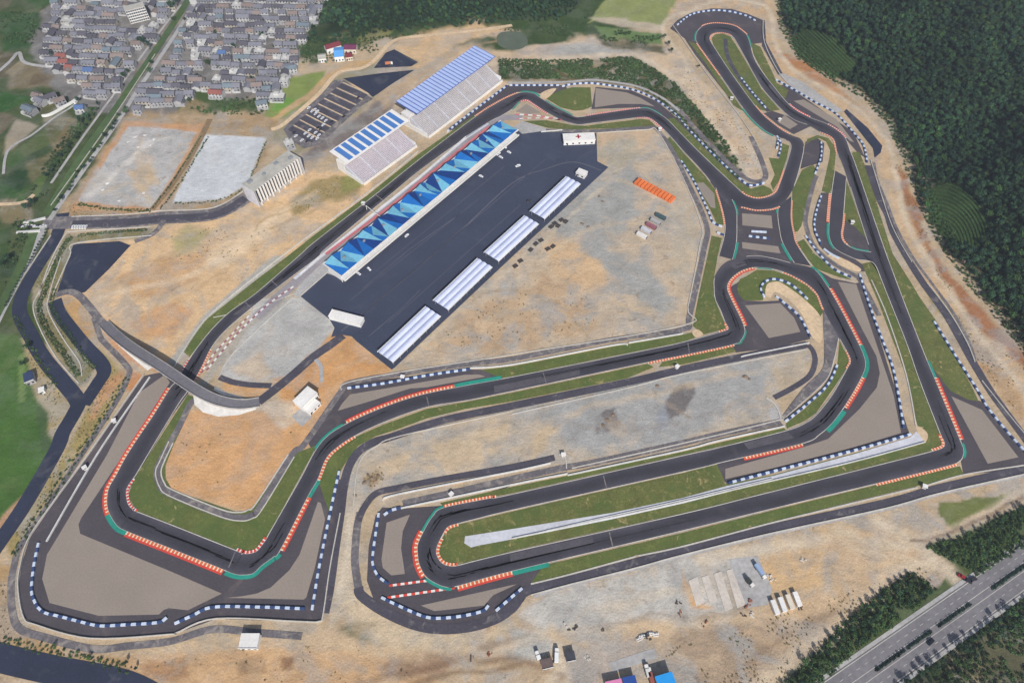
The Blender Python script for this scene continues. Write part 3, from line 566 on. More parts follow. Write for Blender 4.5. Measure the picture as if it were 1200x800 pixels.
lk = link([(978, 200), (973.7, 230), (971, 265), (972, 280.4), (978.7, 292), (994, 300.5), (1005.5, 304.7), (1017, 306), (1025, 310.5), (1032, 327)], [(992, 207.5), (988, 258.6), (986, 275), (989.6, 284.6), (1002, 292), (1020.6, 295.5)], [('L', .22, .48, 'ry', 2.2), ('L', .48, .68, 'g', 1.8), ('R', .45, .82, 'ry', 1.4), ('R', .84, .99, 'g', 1.2)])
tag(lk, 'asphalt link road with hairpin round a grass triangle', 'link road')
lk = link([(964, 360), (966, 414), (962.5, 434), (944, 452), (930.5, 468.6), (917, 487)], [(983, 396), (978, 420), (970.7, 441.8), (955, 459), (938, 474), (921, 489)], lines=(False, True))
tag(lk, 'worn grey asphalt spur curving inside the eastern bend', 'link road')
lk.data.materials[0] = M_OLD

# asphalt run-off, laid under the track
for lab, p in [('dark asphalt run-off round the big gravel trap below the overpass', [(189,436),(169,440),(102,534),(63.6,587.6),(35,629.5),(25,661),(22,688),(28.5,723),(43.5,732),(107,747.7),(200,743),(208,741),(253.6,724.6),(351,728),(374,728),(379,719.6),(387,666),(399,601),(405,560),(374,566),(340,620),(300,655),(200,630),(150,600),(150,575),(200,489),(224,456),(207,446)]),
 ('dark asphalt run-off west of the curved tyre wall by the paddock corner', [(367,529),(361,519),(400,463),(408,449),(551,432.5),(570,433),(590,443),(500,470),(420,500)]),
 ('dark asphalt run-off round the bottom hairpin', [(519,592),(600,568),(572,583),(520,600),(500,640),(510,675),(600,664),(637,661),(622,686),(612,692),(600,704),(580,722),(550,731),(515,733),(484,727),(450,712),(437,700),(430,680),(432,640),(440,604),(448,594),(469,595.5)]),
 ('dark asphalt run-off inside the eastern loop by the tyre wall', [(853,338),(866,330),(873,352),(895,353),(915,352),(935,370),(950,397),(905,408),(862,413),(858,404),(872,385)]),
 ('dark asphalt run-off along the triangular gravel bed', [(951,312),(975,326),(1003,332),(1010,330),(1063,500),(1066,508),(907,554),(852,567),(846,560),(840,543),(944,519),(1010,450),(1012,420)]),
 ('dark asphalt run-off at the far eastern corner', [(1087,424),(1112,452),(1135,466),(1150,470),(1202,532),(1200,549),(1129,556),(1126,540),(1120,510)]),
 ('dark asphalt run-off beside the upper esses', [(693,128),(698,102),(740,106),(770,119),(795,140),(868,213),(895,217),(860,222),(800,165),(775,137),(750,126)]),
 ('dark asphalt run-off behind the top hairpin', [(785,33.5),(793.5,24),(810,15),(833.7,10),(857,10.7),(877,16.6),(893,23.5),(895,50),(882,52),(870,38),(840,28),(818,40),(820,54),(864,127),(815,65),(802,45)]),
 ('dark asphalt run-off beside the north-east bend', [(905,100),(922,100),(1000,155),(1014,185),(1006,180),(990,162),(950,138),(925,124)]),
 ('dark asphalt run-off under the cross road', [(856,232),(914,240),(932,310),(857,306)]),
 ('dark asphalt apron west of the hairpin link', [(974,226),(962,226),(955,250),(953,272),(960,288),(976,304),(1008,318),(1022,318),(1000,302),(975,290)]),
 ('dark asphalt wedge between upper bends', [(938,198),(944,166),(958,162),(966,168),(964,190),(950,194)]),
 ('dark asphalt tip of the grass triangle', [(988,256),(1001,264),(1018,282),(1020,295),(1000,292),(987,280)]),
 ('grey asphalt island between upper legs', [(950,148),(925,137),(905,130),(895,133),(912,147),(930,157.5)]),
 ('asphalt strip at the end of the main straight', [(594,100),(662,100),(668,108),(640,112),(626,108),(606,108),(582,119),(556,136),(530,153),(526,150)])]:
    o = sheet('runoff_asphalt', p, ZR, M_RUN, label=lab); o['category'] = 'run-off'
# gravel traps
for lab, p in [('large grey-brown gravel trap below the overpass', [(193,439),(163,460),(125.6,532),(55,649.5),(49.4,678),(58,706),(115.6,721),(186,719.6),(192,714),(198,712),(220,714.6),(260,695),(200,669),(94,625),(92,614),(95.5,606),(109,586),(147,529),(199,448)]),
 ('wedge-shaped gravel trap at the second corner', [(264.5,700),(284,698),(300.5,695),(317,688),(339,667.7),(351,649.6),(372.5,587.6),(376,589),(381,607.7),(369,664.7),(359,699.5),(356,702)]),
 ('upright gravel trap outside the bottom hairpin', [(453,612),(480.4,602.5),(472,622),(470,642),(474.5,672),(458.6,673.7),(448.6,665),(447,655)]),
 ('long thin gravel trap after the bottom hairpin', [(493,709),(600,685),(606,684),(577.6,697),(567.5,709),(509,715.6)]),
 ('thin curved gravel trap below the paddock corner', [(396,481),(400,473.7),(410,462),(544,439),(561,438.5),(569,441),(500.5,453.6),(480.4,455),(433.5,470)]),
 ('lens-shaped gravel trap under the top shrub bank', [(698,103.4),(734,108.4),(750.8,115),(767.5,125),(750.8,122),(725.6,122),(697,126)]),
 ('small gravel triangle at the end of the main straight', [(604,131),(617,122),(634,132),(620,134)]),
 ('narrow gravel strip by the north-east bend', [(930,118.4),(942,116.8),(980.4,140),(1001,167),(995.5,165),(980.4,148.6)]),
 ('small gravel patch between the upper legs', [(912,143.5),(919,135),(935,146),(925.7,151.5)]),
 ('gravel bed in the north half of the cross-road island', [(869.5,250),(904,252.6),(905.5,267.7),(870,264)]),
 ('gravel bed in the south half of the cross-road island', [(869.5,283.6),(912,288.6),(914.7,297),(870,291)]),
 ('square gravel trap inside the eastern loop', [(873,357.7),(914,355),(930.6,372),(938,388.7),(901,396)]),
 ('long triangular gravel bed ending at the pale apron', [(982,330),(1003.5,333),(1047,462),(1056,507),(1000,523.7),(907,548),(850,561),(850,549),(940.5,524),(970.7,513.8),(1007.5,478.6),(1027.6,453.5),(1031,436.7),(1027,417),(1010,385)]),
 ('gravel trap at the far eastern corner', [(1114.7,464),(1150.8,480),(1193.5,535.5),(1157.5,543)]),
 ('narrow gravel strip by the western tyre wall of the cross road', [(816,214.6),(824.4,213.8),(837,227),(838.6,244),(833,243),(822,226)])]:
    o = sheet('gravel_trap', p, ZG + .02, M_GRAV, label=lab); o['category'] = 'gravel trap'
for lab, p in [('sandy bed wrapped round by white tyre wall', [(899,333),(908,330),(917,332),(942,350),(961,370),(964,390),(961,402),(950,392),(942,372),(927,353.5),(909,342),(903,349),(897,345)]), ('sandy strip under the hairpin link', [(970,299),(984,301),(1008,314),(1004,318),(984,310)]), ('bare sand gap beside the grass oval', [(632,112),(640,106),(652,104),(640,116)]), ('bare sand patch at the tip of the pale apron', [(1073,500),(1080,501),(1087,508),(1086,516),(1081,516)]), ('sandy cut through the verge by the bend', [(811,388),(818,386),(824,392),(815,395)])]:
    o = sheet('sand_bed', p, ZG + .025, M_DIRT, smooth=4, label=lab); o['category'] = 'sand'
# grass
for lab, p, mm in [('green turf strip between grandstands and main straight', [(215,412),(228,392),(242,374),(300,328),(337,300),(370,274),(429,230),(490,181),(556,135),(562,134),(490,190),(437,232),(370,284),(300,345),(250,386),(233.5,405),(222,418)], M_GRASS2),
 ('grass verge inside the first two corners', [(150,582),(156,562),(172,537),(200,493),(220,462),(230,466),(204,520),(194,545),(194,560),(202,574),(282,601),(296,596),(340,533),(372,521),(330,598),(312,633),(300,646),(288,648),(277,645),(161,599)], M_GRASS2),
 ('grass verge curving between track and infield service road', [(416,512),(395,526),(384,540),(374,566),(386,601),(393,575),(400,550),(409,536),(420,522),(440,511),(465,503),(500,490),(545,479),(600,470),(735,443),(766,430),(759,426),(600,460),(550,470),(500,479),(450,497)], M_GRASS2),
 ('thin brownish grass wedge before the eastern loop', [(772,430),(776,424),(858,406),(863,412),(800,427)], M_GRASS), ('grass strip between white wall and back straight', [(564,433),(600,429),(717,406),(736,403),(800,392),(812,389),(816,395),(800,400.5),(600,441),(587,443)], M_GRASS2),
 ('grass verge west of the eastern loop', [(834,276),(846,279),(841,300),(836,330),(838,352),(849,378),(850,385),(824,392),(812,382),(819,345),(828,305)], M_GRASS),
 ('grass strip south-west of the upper straight', [(785,160),(800,178),(825,205),(838,222),(845,240),(848,264),(840,262),(832,245),(815,215),(800,192),(780,165)], M_GRASS), ('grass strip under the curved tyre wall', [(780,140),(825,184),(864,221),(875,230),(890,233),(907,227),(903,221),(895,217),(880,221),(868,214),(838,186),(808,156),(790,138)], M_GRASS),
 ('small grass patch by the upper marshal corner', [(901,185),(913,186),(917,168),(925,171),(922,186),(913,212),(906,223),(903,215),(908,205)], M_GRASS2), ('grass strip east of the cross road', [(940,199),(953,193),(957,200),(953.6,213.4),(945,243.5),(939,265),(935,271),(931,272),(927.6,255),(928.5,223.5)], M_GRASS2),
 ('curved grass rim inside the north-east bend', [(976,218),(972,227),(963,224),(968,203),(972,185),(973,176),(968,166),(960,162),(950,165),(945,169),(946,163),(958,158.5),(971,162),(980,174)], M_GRASS), ('grass triangle between the two roads', [(992,211),(989,258),(1001,265),(1015,279)], M_GRASS),
 ('long grass verge between eastern straight and tyre wall', [(996,178),(1007,178),(1012,190),(1018,204),(1031,250),(1046,297),(1067,330),(1077,347),(1096,374),(1119,417),(1138,451),(1147,470),(1134,468),(1114,458),(1100,440),(1086,422),(1077,399),(1040,302)], M_GRASS),
 ('grass verge between pale apron and eastern straight', [(1010,309),(1020,307),(1027,312.5),(1060,398),(1076,442),(1103,513),(1104,522),(1094,527),(1000,552),(900,576),(800,601),(717,619),(600,645),(545,660),(520,660),(513,646),(515,636),(522,624),(530,616),(600,599),(700,576.5),(800,554),(840,544),(846,555),(850,567),(907,556),(1000,531),(1067,512),(1083,500),(1076,500),(1073,490),(1062,440),(1045,395),(1030,355)], M_GRASS),
 ('grass verge south of the long bottom straight', [(637,662),(800,624),(900,599),(1035,566),(1125,546),(1129,555),(1095,565),(1075,569),(980,592),(900,612),(800,639),(746,650),(667,672),(622,683)], M_GRASS2), ('thin grass strip below white wall of the infield', [(520,593),(515.6,589),(600,570),(665,557),(800,529),(840,519),(919,501),(922,505),(840,523.5),(800,532.5),(600,577.5),(572,583)], M_GRASS2),
 ('grass crescent with tyre wall inside the eastern bend', [(984,399),(994,420),(994,428),(980,450),(956,484),(943,493),(922,502),(921,496),(944,478),(970,452),(981,430)], M_GRASS2), ('grass island in the eastern loop', [(864,336),(867,327),(874,324),(887,316),(907,317),(927,324),(946,335),(957.5,347),(963,358),(964,366),(961,372),(940,352),(910,334),(896,345),(894,352),(872,352),(865,344)], M_GRASS2),
 ('grass triangle between cross road and tyre wall', [(934,284),(942,280),(954,297),(974,312),(998,328),(984,325),(956,315),(947,304)], M_GRASS2), ('bright grass oval under the top shrub bank', [(639,115),(655,106.7),(670,102.5),(692,102.5),(694,125),(684,129),(673.7,130),(657,126)], M_GRASS2), ('thin grass strip above the medical centre', [(613,142),(640,141),(657,144),(672,147),(686,147.5),(751,139.5),(761,140.5),(769,148),(757,148),(742,150),(667,152),(642,150)], M_GRASS),
 ('long grass island inside the top hairpin', [(834,45),(838,40.5),(847,39.5),(856,43),(862,52),(874,72),(892,104),(914,129),(900,131),(888,128),(857,86),(836,54)], M_GRASS), ('narrow grass strip west of the top hairpin', [(817,52),(844,90.5),(872,131),(860,124),(827,75),(806,48)], M_GRASS), ('narrow grass strip east of the top hairpin', [(880,50),(891,55),(907,89),(910,97),(924,106),(920,116),(905,100),(892,81),(883,64)], M_GRASS)]:
    o = sheet('grass_verge', p, ZG, mm, label=lab); o['category'] = 'grass'
# concrete apron inside the bottom hairpin, paddock, lots
o = sheet('concrete_apron', [(545,628),(600,619.5),(717,600.5),(800,583),(852,569),(907,557),(1000,532),(1067,512),(1074,505),(1083,517),(1000,541.5),(900,564),(800,589.5),(717,608),(600,631.5),(562,638.5),(552,641),(544,636)], ZG + .03, M_CONC, label='long pale concrete apron between the two lower straights'); o['category'] = 'apron'
paddock = sheet('paddock', [(400,326),(383,320),(352,347),(362,355),(386,374),(392,384),(388,395),(400,392),(412,394),(418,400),(459,433),(463,430),(600,301),(713,196),(700,189),(699,156),(634,154),(612,157),(606,152)], ZR + .02, M_PADD, label='wide dark asphalt paddock beside the pit building')
o = sheet('paddock_apron', [(372,300),(398,300),(402,328),(352,348),(344,345)], ZR + .012, M_CONC2, label='grey concrete apron at the pit exit'); o['category'] = 'apron'
o = sheet('paddock_apron', [(600,150),(612,142),(642,151),(636,156),(614,160)], ZR + .012, M_CONC2, label='grey concrete apron at the pit entry'); o['category'] = 'apron'
o = sheet('asphalt_lot', [(86,286),(140,282.5),(153,287.5),(128,315),(100,342),(88,346),(67,342)], ZR, M_DARK, label='dark asphalt lot enclosed by tan banks'); o['category'] = 'lot'
o = sheet('asphalt_lot', [(402,92),(446,86),(486,82),(460,98),(437,114),(430,108)], ZR, M_DARK, label='dark triangular asphalt lot above the car park rows'); o['category'] = 'lot'
o = sheet('asphalt_lot', [(438,80),(452,62),(462,58),(490,73),(482,78)], ZR, M_DARK, label='small dark lot beside the tan clearing'); o['category'] = 'lot'
o = sheet('car_park', [(332,152),(352,128),(392,94),(402,93),(437,116),(424,124),(374,170),(356,174),(338,162)], ZR, M_OLD, label='car park with planted strips behind the grandstand'); o['category'] = 'car park'
cp = o
for k in range(9):
    t_ = k / 8; a = W(338 + 58 * t_, 149 - 50 * t_); b_ = W(372 + 60 * t_, 167 - 52 * t_)
    d = (b_ - a).normalized(); nr_ = Vector((-d.y, d.x, 0)) * 3.6
    a2, b2 = a + d * 2, b_ - d * 4
    strip('parking_row', [(a2 - nr_)[:2], (b2 - nr_)[:2]], [(a2 + nr_)[:2], (b2 + nr_)[:2]], ZR + .04, M_SERV, cp)
    strip('planted_strip', [(a2 + nr_ * 1.25)[:2], (b2 + nr_ * 1.25)[:2]], [(a2 + nr_ * 1.6)[:2], (b2 + nr_ * 1.6)[:2]], ZR + .05, M_DIRT, cp)
# service and public roads
NROAD = [0]; ROADS = []
def road(lab, pts, w, m, z=ZS, cat='road', **k):
    NROAD[0] += 1; ROADS.append((np.array([tuple(W(*p))[:2] for p in spline(pts, 4)]), w / 2 + .8)); z = ZS + NROAD[0] * .003 if z < .5 else z
    o = ribbon(k.pop('name', 'service_road'), pts, w, z, m, label=lab, **k); o['category'] = cat; return o
road('dark service road south of the infield verge', [(380,718),(386,690),(393,640),(399,600),(402,575),(407,552),(414,537),(424,526),(440,517),(458,512),(517,493),(600,475.5),(734,448),(800,432.5),(870,418),(946,403.5)], 6.0, M_SERV)
road('dark service road curling round the infield end', [(947,404),(953,412),(955,424),(949,440),(930.5,453.5),(907,466)], 4.0, M_SERV, ZS + .01)
road('grey service road between paddock dirt and back straight', [(228,468),(222,475),(210,500),(200,517),(189,538),(184,552),(188,568),(199,578),(258,602),(282,606.5),(294,604),(304,595),(342,533),(357,520),(398,461),(412,448),(475,437),(550,426),(600,420.5),(717,398),(800,386),(808,370),(825,292),(829,270),(821,245),(804,210),(790,180),(770,152),(756,150),(700,153.5),(640,153)], 4.6, M_OLD)
road('grey service road north of the infield white wall', [(422,600),(418.5,618),(416.5,640),(416,660),(420,688)], 5.0, M_OLD)
road('dark service road along the infield dirt', [(420,610),(427,594),(441,578),(467,571.5),(517,561.6),(600,547),(650,536)], 4.6, M_SERV)
road('dark strip between the infield white walls', [(472,590),(540,575),(600,561),(655,549),(700,541),(800,519),(860,505),(915,494)], 4.6, M_OLD, ZS + .01)
road('grey gravelly perimeter road outside the bottom-left bends', [(110,372),(114,384),(118,396),(124,403),(147,427),(151,440),(134,474),(97,530.6),(58.6,589),(25,638),(17,661),(13,685),(14.5,716),(23,736),(50,746),(109,760),(151,756.5),(200,751),(250,737),(300,741),(354,745)], 4.2, M_OLD, ZS - .02)
road('dark perimeter road south of the long bottom straight', [(420,688),(424,698),(450,716),(484,731),(515,736.5),(550,734),(580,725),(600,712),(608.5,701),(620,691),(667,680),(742,660),(800,645),(900,620),(1037.5,590),(1100,572.5),(1200,550),(1260,537)], 6.0, M_SERV)
road('pale concrete edge of the southern perimeter road', [(625,699),(668,686),(742,667.5),(800,652),(900,627),(1037,597),(1100,579.5),(1200,557),(1260,545)], 1.6, M_CONC2, ZS - .01)
road('dark service road below the wooded eastern hill', [(1017,194),(1030,232),(1040,252),(1048,275),(1066,307),(1082,332),(1108,368),(1125,397),(1140,424),(1160,457),(1175,478),(1203,516),(1230,555)], 6.2, M_SERV)
road('grey drain road beside the eastern service road', [(1024,190),(1028,210),(1040,240),(1052,270),(1072,305),(1092,332),(1118,368),(1135,400),(1142,420)], 2.4, M_OLD, ZS + .01)
sheet('asphalt_lot', [(989,131),(992,128),(1017,150),(1034,171),(1032,179),(1025,185),(1023,174)], ZS + .02, M_DARK, label='dark asphalt lay-by under the hill track')['category'] = 'lot'
sheet('asphalt_lot', [(892,24),(896,24),(898,50),(917,86),(912,88),(893,54)], ZS + .02, M_SERV, label='dark service strip east of the top hairpin')['category'] = 'lot'
sheet('concrete_apron', [(912,88),(918,86),(940,96),(988,130),(980,132),(930,104)], ZG + .03, M_CONC2, label='grey concrete strip behind the north-east tyre wall')['category'] = 'apron'
road('dark inner road of the top hairpin', [(850,46),(853,67),(867,92),(887,115.6),(901,131)], 4.2, M_SERV)
road('grey lane behind the curved tyre wall', [(786,124),(798,132),(812,148),(842,180),(870,206),(885,213),(897,208),(893,190),(880,160)], 5.0, M_OLD, ZS + .012)
road('grey lane along the shrub bank foot', [(594,97.5),(660,96.5),(690,94),(715,96),(748,102),(776,115),(796,130)], 3.0, M_CONC2)
road('grey lane between cross road and hairpin link', [(957,206),(953,216),(946,244),(944,262),(952,285),(965,300),(985,314),(1002,323),(1010,332),(1030,370)], 4.0, M_OLD)
road('wide dark public road beside the canal', [(74,250),(68,272),(60,287.5),(41,317.5),(31,335),(24,352),(24,370),(37,395),(43.5,408),(55,425),(75,448.6),(91,470),(87,484),(73.7,507),(66,527),(33.5,584),(6.7,624.5),(-40,690)], 11.0, M_DARK, ZS, name='public_road')
road('dark access road merging into the public road', [(64,352),(70,368),(85,388),(100,406),(117,424),(122,436),(114,450),(98,474)], 10.5, M_DARK, ZS + .012, name='public_road')
road('grey-blue public road running to the office block', [(50,262),(72,261),(100,261),(150,259.5),(190,255.5),(225,254),(250,251),(268,244),(290,231)], 15.0, M_OLD, ZS + .02, name='public_road')
road('dark inner lanes of the office road', [(84,263),(150,260.5),(190,256.5),(225,255),(250,252),(268,245),(288,232)], 9.0, M_SERV, ZS + .03, name='public_road')
road('dark public road crossing the bottom-left corner', [(-60,752),(0,770),(60,784),(140,800),(180,818)], 15.0, M_DARK, ZS - .02, name='public_road')
road('curved grey ramp off the office road', [(192,258),(186,268),(176,276),(158,283)], 5.0, M_OLD, name='public_road')
road('grey lane from the dark lot to the overpass', [(66,346),(80,342),(92,346),(105,360),(117,375),(128,385)], 6.0, M_OLD, ZS + .02, name='public_road')
road('grey lane from overpass to paddock', [(303,471),(320,458),(344,438.5),(367.5,418),(389,403),(402,393)], 7.0, M_SERV, ZS + .02)
road('dark spur on the gravel pad', [(318,452),(294,451),(274,448),(257,442)], 4.5, M_SERV, ZS + .01)
road('short concrete stub north of the white control building', [(370,421),(376,430),(377,448)], 3.2, M_CONC2)
road('pale lane along the village canal', [(58,258),(74,234),(102,194),(140,140),(160,108),(182,76),(222,15),(240,-20)], 4.6, M_CONC2, cat='lane', name='canal_lane')
road('earthy lane west of the village canal', [(60,215),(92,168),(118,132),(146,94),(178,50),(212,6)], 2.6, M_CONC2, cat='lane', name='canal_lane')
road('pale towpath south of the canal bridge', [(52,264),(44,285),(26,320),(10,350),(-10,390)], 6.0, M_CONC2, cat='lane', name='canal_lane')
road('tan bank road above the car park', [(318,152),(332,146),(372,112),(396,86),(424,80),(440,70),(462,48),(500,42),(560,36),(600,30)], 5.0, M_DIRT, ZS - .02, cat='lane', name='dirt_track')
road('narrow field road west of the canal', [(-20,100),(10,74),(22,62),(30,74),(66,80)], 4.0, M_CONC2, cat='lane', name='field_road')
road('pale field road round the farm cluster', [(4,204),(10,176),(38,158),(64,138),(86,124),(94,112)], 2.6, M_CONC2, cat='lane', name='field_road')
road('pale field road to the canal bridge', [(-20,240),(24,238),(40,228)], 4.0, M_DIRT, cat='lane', name='field_road')
road('pale path up the northern hillside', [(368,34),(380,24),(396,0)], 3.0, M_CONC2, .6, cat='lane', name='field_road')
road('brown drain lane between the two gravel lots', [(178,246),(206,210),(232,168),(246,140)], 5.5, mat('earth_lane', (134, 112, 84), .95, .3, .4, .2, .05), cat='lane', name='field_road')
# canal with its banks
M_CANAL = mat('canal_water', (78, 98, 52), .35, .22, .15, .2, .03, spec=.5)
o = road('narrow green canal beside the village lane', [(54,252),(72,222),(98,180),(134,130),(156,98),(178,66),(216,8),(230,-20)], 8.0, M_CANAL, ZS, cat='canal', name='canal')
o = road('green canal below the road bridge', [(40,270),(30,300),(12,338),(-6,372)], 8.0, M_CANAL, ZS, cat='canal', name='canal')
o = sheet('pond', [(582,44),(588,38),(606,37),(616,42),(618,52),(608,58),(592,57),(584,52)], .05, mat('pond_water', (92, 100, 80), .2, .12, .1, .1, .03, spec=.5), smooth=5, label='murky green pond in the northern clearing'); o['category'] = 'pond'
# highway in the bottom-right corner
def hw(off, w, z, m, name, lab=None, parent=None, t0=0, t1=1):
    a, b_ = (W(1002, 803) + W(1002, 803)) / 2, W(1200, 663.5); d = (b_ - a).normalized(); nr_ = Vector((-d.y, d.x, 0))
    a2, b2 = a - d * 90, b_ + d * 140; L = (b2 - a2).length
    p0, p1 = a2 + d * L * t0 + nr_ * off, a2 + d * L * t1 + nr_ * off
    return strip(name, [(p0 - nr_ * w / 2)[:2], (p1 - nr_ * w / 2)[:2]], [(p0 + nr_ * w / 2)[:2], (p1 + nr_ * w / 2)[:2]], z, m, parent, None, lab)
M_HW = mat('highway_asphalt', (120, 117, 119), .9, .16, .3, .12, .05)
highway = hw(0, 21, ZS, M_HW, 'highway', 'grey dual-carriageway highway crossing the corner below the dirt site')
for off, w in ((9.8, .35), (-9.8, .35), (1.9, .3), (-1.9, .3)): hw(off, w, ZS + .05, M_LINE, 'lane_line', None, highway)
hw(11.8, 2.2, ZS - .02, M_CONC2, 'shoulder', None, highway); hw(-11.8, 2.2, ZS - .02, M_CONC2, 'shoulder', None, highway)
for off in (5.8, -5.8):
    for k in range(58): hw(off, .22, ZS + .05, M_LINE, 'lane_dash', None, highway, k / 58, k / 58 + .007)
# paint and joints on the circuit
for a, b_ in [((317,328),(325,335)),((286,353),(293.5,360)),((276,646),(268,665)),((500,465),(503,477)),((636,435),(640,449)),((707,557),(711,573)),((714,623.5),(718,640)),((560,150),(574,160)),((437,226),(450,236)),((806,402),(808,415)),((866,95),(878,88))]:
    ribbon('joint', [a, b_], .7, ZK - .01, M_OLD, track, 0)
def dashes(pts, w, step, mats, z=ZK):
    c = resample(np.array([tuple(p)[:2] for p in wpts(spline(pts, 8))]), step); c2, nr_ = offsets(c)
    strip('painted_edge', c2 + nr_ * w / 2, c2 - nr_ * w / 2, z, mats, track, [i % 2 for i in range(len(c) - 1)])
M_PURP = mat('faded_violet_paint', (150, 96, 108), .8, .1, .5, .1, .05)
dashes([(344,336),(314,357),(285,384),(267,404),(242,434)], 1.5, 3.0, [M_WHITE, M_PURP]); dashes([(292,370),(268,396),(250,416),(236,437)], 1.3, 3.0, [M_WHITE, M_PURP])
dashes([(604,134.5),(630,136),(658,141)], 2.2, 4.2, [M_PINK, M_WHITE]); dashes([(604,140),(618,139),(640,139),(656,141)], 1.2, 4.2, [M_PINK, M_WHITE])
dashes([(456,686),(501,680)], 1.5, 2.4, [M_RED, M_WHITE]); dashes([(454,700),(533,688.5)], 1.5, 2.4, [M_RED, M_WHITE])
ribbon('pit_lane_stripe', [(382,298),(474,229.5),(490,215),(573,149)], 2.8, ZK + .01, M_PINK, track, 0)
ribbon('pit_wall_strip', [(345,327),(371,305),(462,232),(490,209.5),(546,162),(572,145)], 3.2, ZK, M_CONC, track, 0)
ribbon('pit_lane', [(300,372),(345,332),(378,301),(468,232),(490,214),(560,156),(590,138),(612,138)], 9, ZT - .03, mat('pit_lane_concrete', (150, 143, 146), .9, .16, .5, .14, .06), track, 0)
M_RUB = mat('tyre_rubber_mark', (44, 42, 47), .9, .2, .9, .25, .08); sk = random.Random(8)
for i0, ln in [(20, 40), (70, 50), (110, 36), (150, 60), (205, 40), (260, 40), (290, 36), (330, 50), (380, 44), (430, 60), (470, 50), (520, 44), (560, 60), (610, 40), (660, 60), (700, 50), (740, 40), (790, 60), (840, 40), (880, 50), (930, 40), (960, 40)]:
    for j in range(2):       # pairs of tyre marks that drift across the track
        t0, t1 = sk.uniform(.3, .7), sk.uniform(.25, .75); ix = [(i0 + sk.randrange(12) + k) % NL for k in range(ln // 2)]; f = np.linspace(t0, t1, len(ix))[:, None]; c_ = WA[ix] * (1 - f) + WB[ix] * f; c2_, nr2 = offsets(c_)
        strip('tyre_mark', c2_ + nr2 * .28, c2_ - nr2 * .28, ZT + .008 + .003 * j, M_RUB, track)
M_PATCH = mat('patched_asphalt', (84, 80, 86), .9, .2, .7, .2, .08)
for i0, ln, t0, t1 in [(90, 6, .1, .5), (190, 5, .4, .9), (430, 7, .15, .6), (520, 8, .3, .8), (640, 6, .1, .55), (760, 5, .5, .9), (900, 6, .1, .5)]:
    ix = [(i0 + k) % NL for k in range(ln)]; strip('asphalt_patch', WA[ix] * (1 - t0) + WB[ix] * t0, WA[ix] * (1 - t1) + WB[ix] * t1, ZT + .004, M_PATCH, track)
M_SKID = mat('faint_concrete_seam', (92, 92, 102), .9, .2, .5, .2, .05)
ribbon('paint_seam', [(400,388),(470,330),(540,270),(600,215),(640,198),(672,190),(705,200)], 1.1, ZR + .045, M_SKID, paddock, 8); ribbon('paint_seam', [(425,338),(480,292),(540,250)], .6, ZR + .045, M_SKID, paddock, 0)
for q in [((440,318),(590,196)),((410,352),(560,234)),((455,378),(610,240)),((420,372),(640,186))]: ribbon('paint_seam', q, .45, ZR + .045, M_SKID, paddock, 0)
ribbon('paint_seam', [(432,394),(470,362),(492,340)], .5, ZR + .045, M_SKID, paddock, 0)
# ------------------------------------------------------------------ building materials
M_PLAST = mat('white_render', (224, 222, 218), .8, .06, .5, .05, .1)
M_CREAMW = mat('cream_render', (214, 204, 186), .85, .10, .5, .08, .1)
M_GREYW = mat('grey_render', (168, 166, 164), .85, .10, .5, .08, .1)
M_GLASS = mat('dark_glass', (30, 40, 54), .6, 0, 1, 0, 1, spec=.12)
M_STEEL = mat('grey_steel', (150, 154, 160), .5, .08, .6, 0, 1, metal=.3)
M_DKST = mat('dark_steel', (70, 74, 82), .6, .10, .6, 0, 1)
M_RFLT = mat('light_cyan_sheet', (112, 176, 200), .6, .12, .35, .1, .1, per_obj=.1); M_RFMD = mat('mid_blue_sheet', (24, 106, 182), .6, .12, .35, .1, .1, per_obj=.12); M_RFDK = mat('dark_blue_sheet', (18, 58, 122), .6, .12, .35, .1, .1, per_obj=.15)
M_STRIPE = mat('stripe_blue_sheet', (76, 122, 184), .5, .06, .5, .06, .1); M_PALEB = mat('pale_blue_sheet', (172, 188, 226), .45, .05, .5, .05, .1); M_DEEPB = mat('deep_blue_sheet', (84, 104, 170), .5, .06, .5, .05, .1)
M_CANOPY = mat('white_metal_sheet', (206, 212, 236), .4, .06, .4, .06, .1); M_GUTTER = mat('gutter_grey', (140, 146, 172), .5, .06, .4, 0, 1)
M_SEAT = mat('pale_lilac_seats', (200, 189, 198), .8, .25, 1.2, .10, .08); M_SEATG = mat('pale_grey_seats', (196, 190, 192), .8, .22, .9, .10, .08)
M_ROOFG = mat('grey_roof_felt', (176, 172, 162), .9, .16, .3, .12, .06)

# ------------------------------------------------------------------ pit building
o0, L, rz = frame(W(401, 323, 11), W(607, 152, 11))
pit = empty('pit_building', o0, rz, 'long pit building with roof of folded blue triangles beside the main straight', 'pit building')
D = 21.5
pw = MB().box(1, 4, 0, L - 1, D - 1, 9.4).obj('wall', M_PLAST, pit)
MB().box(0, -1.2, 4.7, L, 3.98, 5.2).obj('balcony', M_PLAST, pit); MB().box(0, -1.5, 4.5, L, -1.22, 6.4).obj('parapet', M_WHITE, pit)
MB().box(-.4, -.5, 10.1, L + .4, .3, 11.2).obj('fascia', M_WHITE, pit); MB().box(-.4, D - .2, 10.1, L + .4, D + .4, 11.0).obj('fascia', M_WHITE, pit)
MB().box(-.9, -.4, 9.9, -.42, D + .3, 11.3).obj('fascia', M_WHITE, pit)
colm = MB().box(-.3, -.3, 0, .3, .3, 10.1).mesh('column', M_WHITE); doorm = MB().box(-3, -.12, .1, 3, .1, 4.2).mesh('garage_door', mat('door_grey', (120, 124, 134), .6, .1, .5, 0, 1)); winm = MB().box(-3, -.1, 6.3, 3, .08, 8.6).mesh('window_band', M_GLASS)
nb = 30
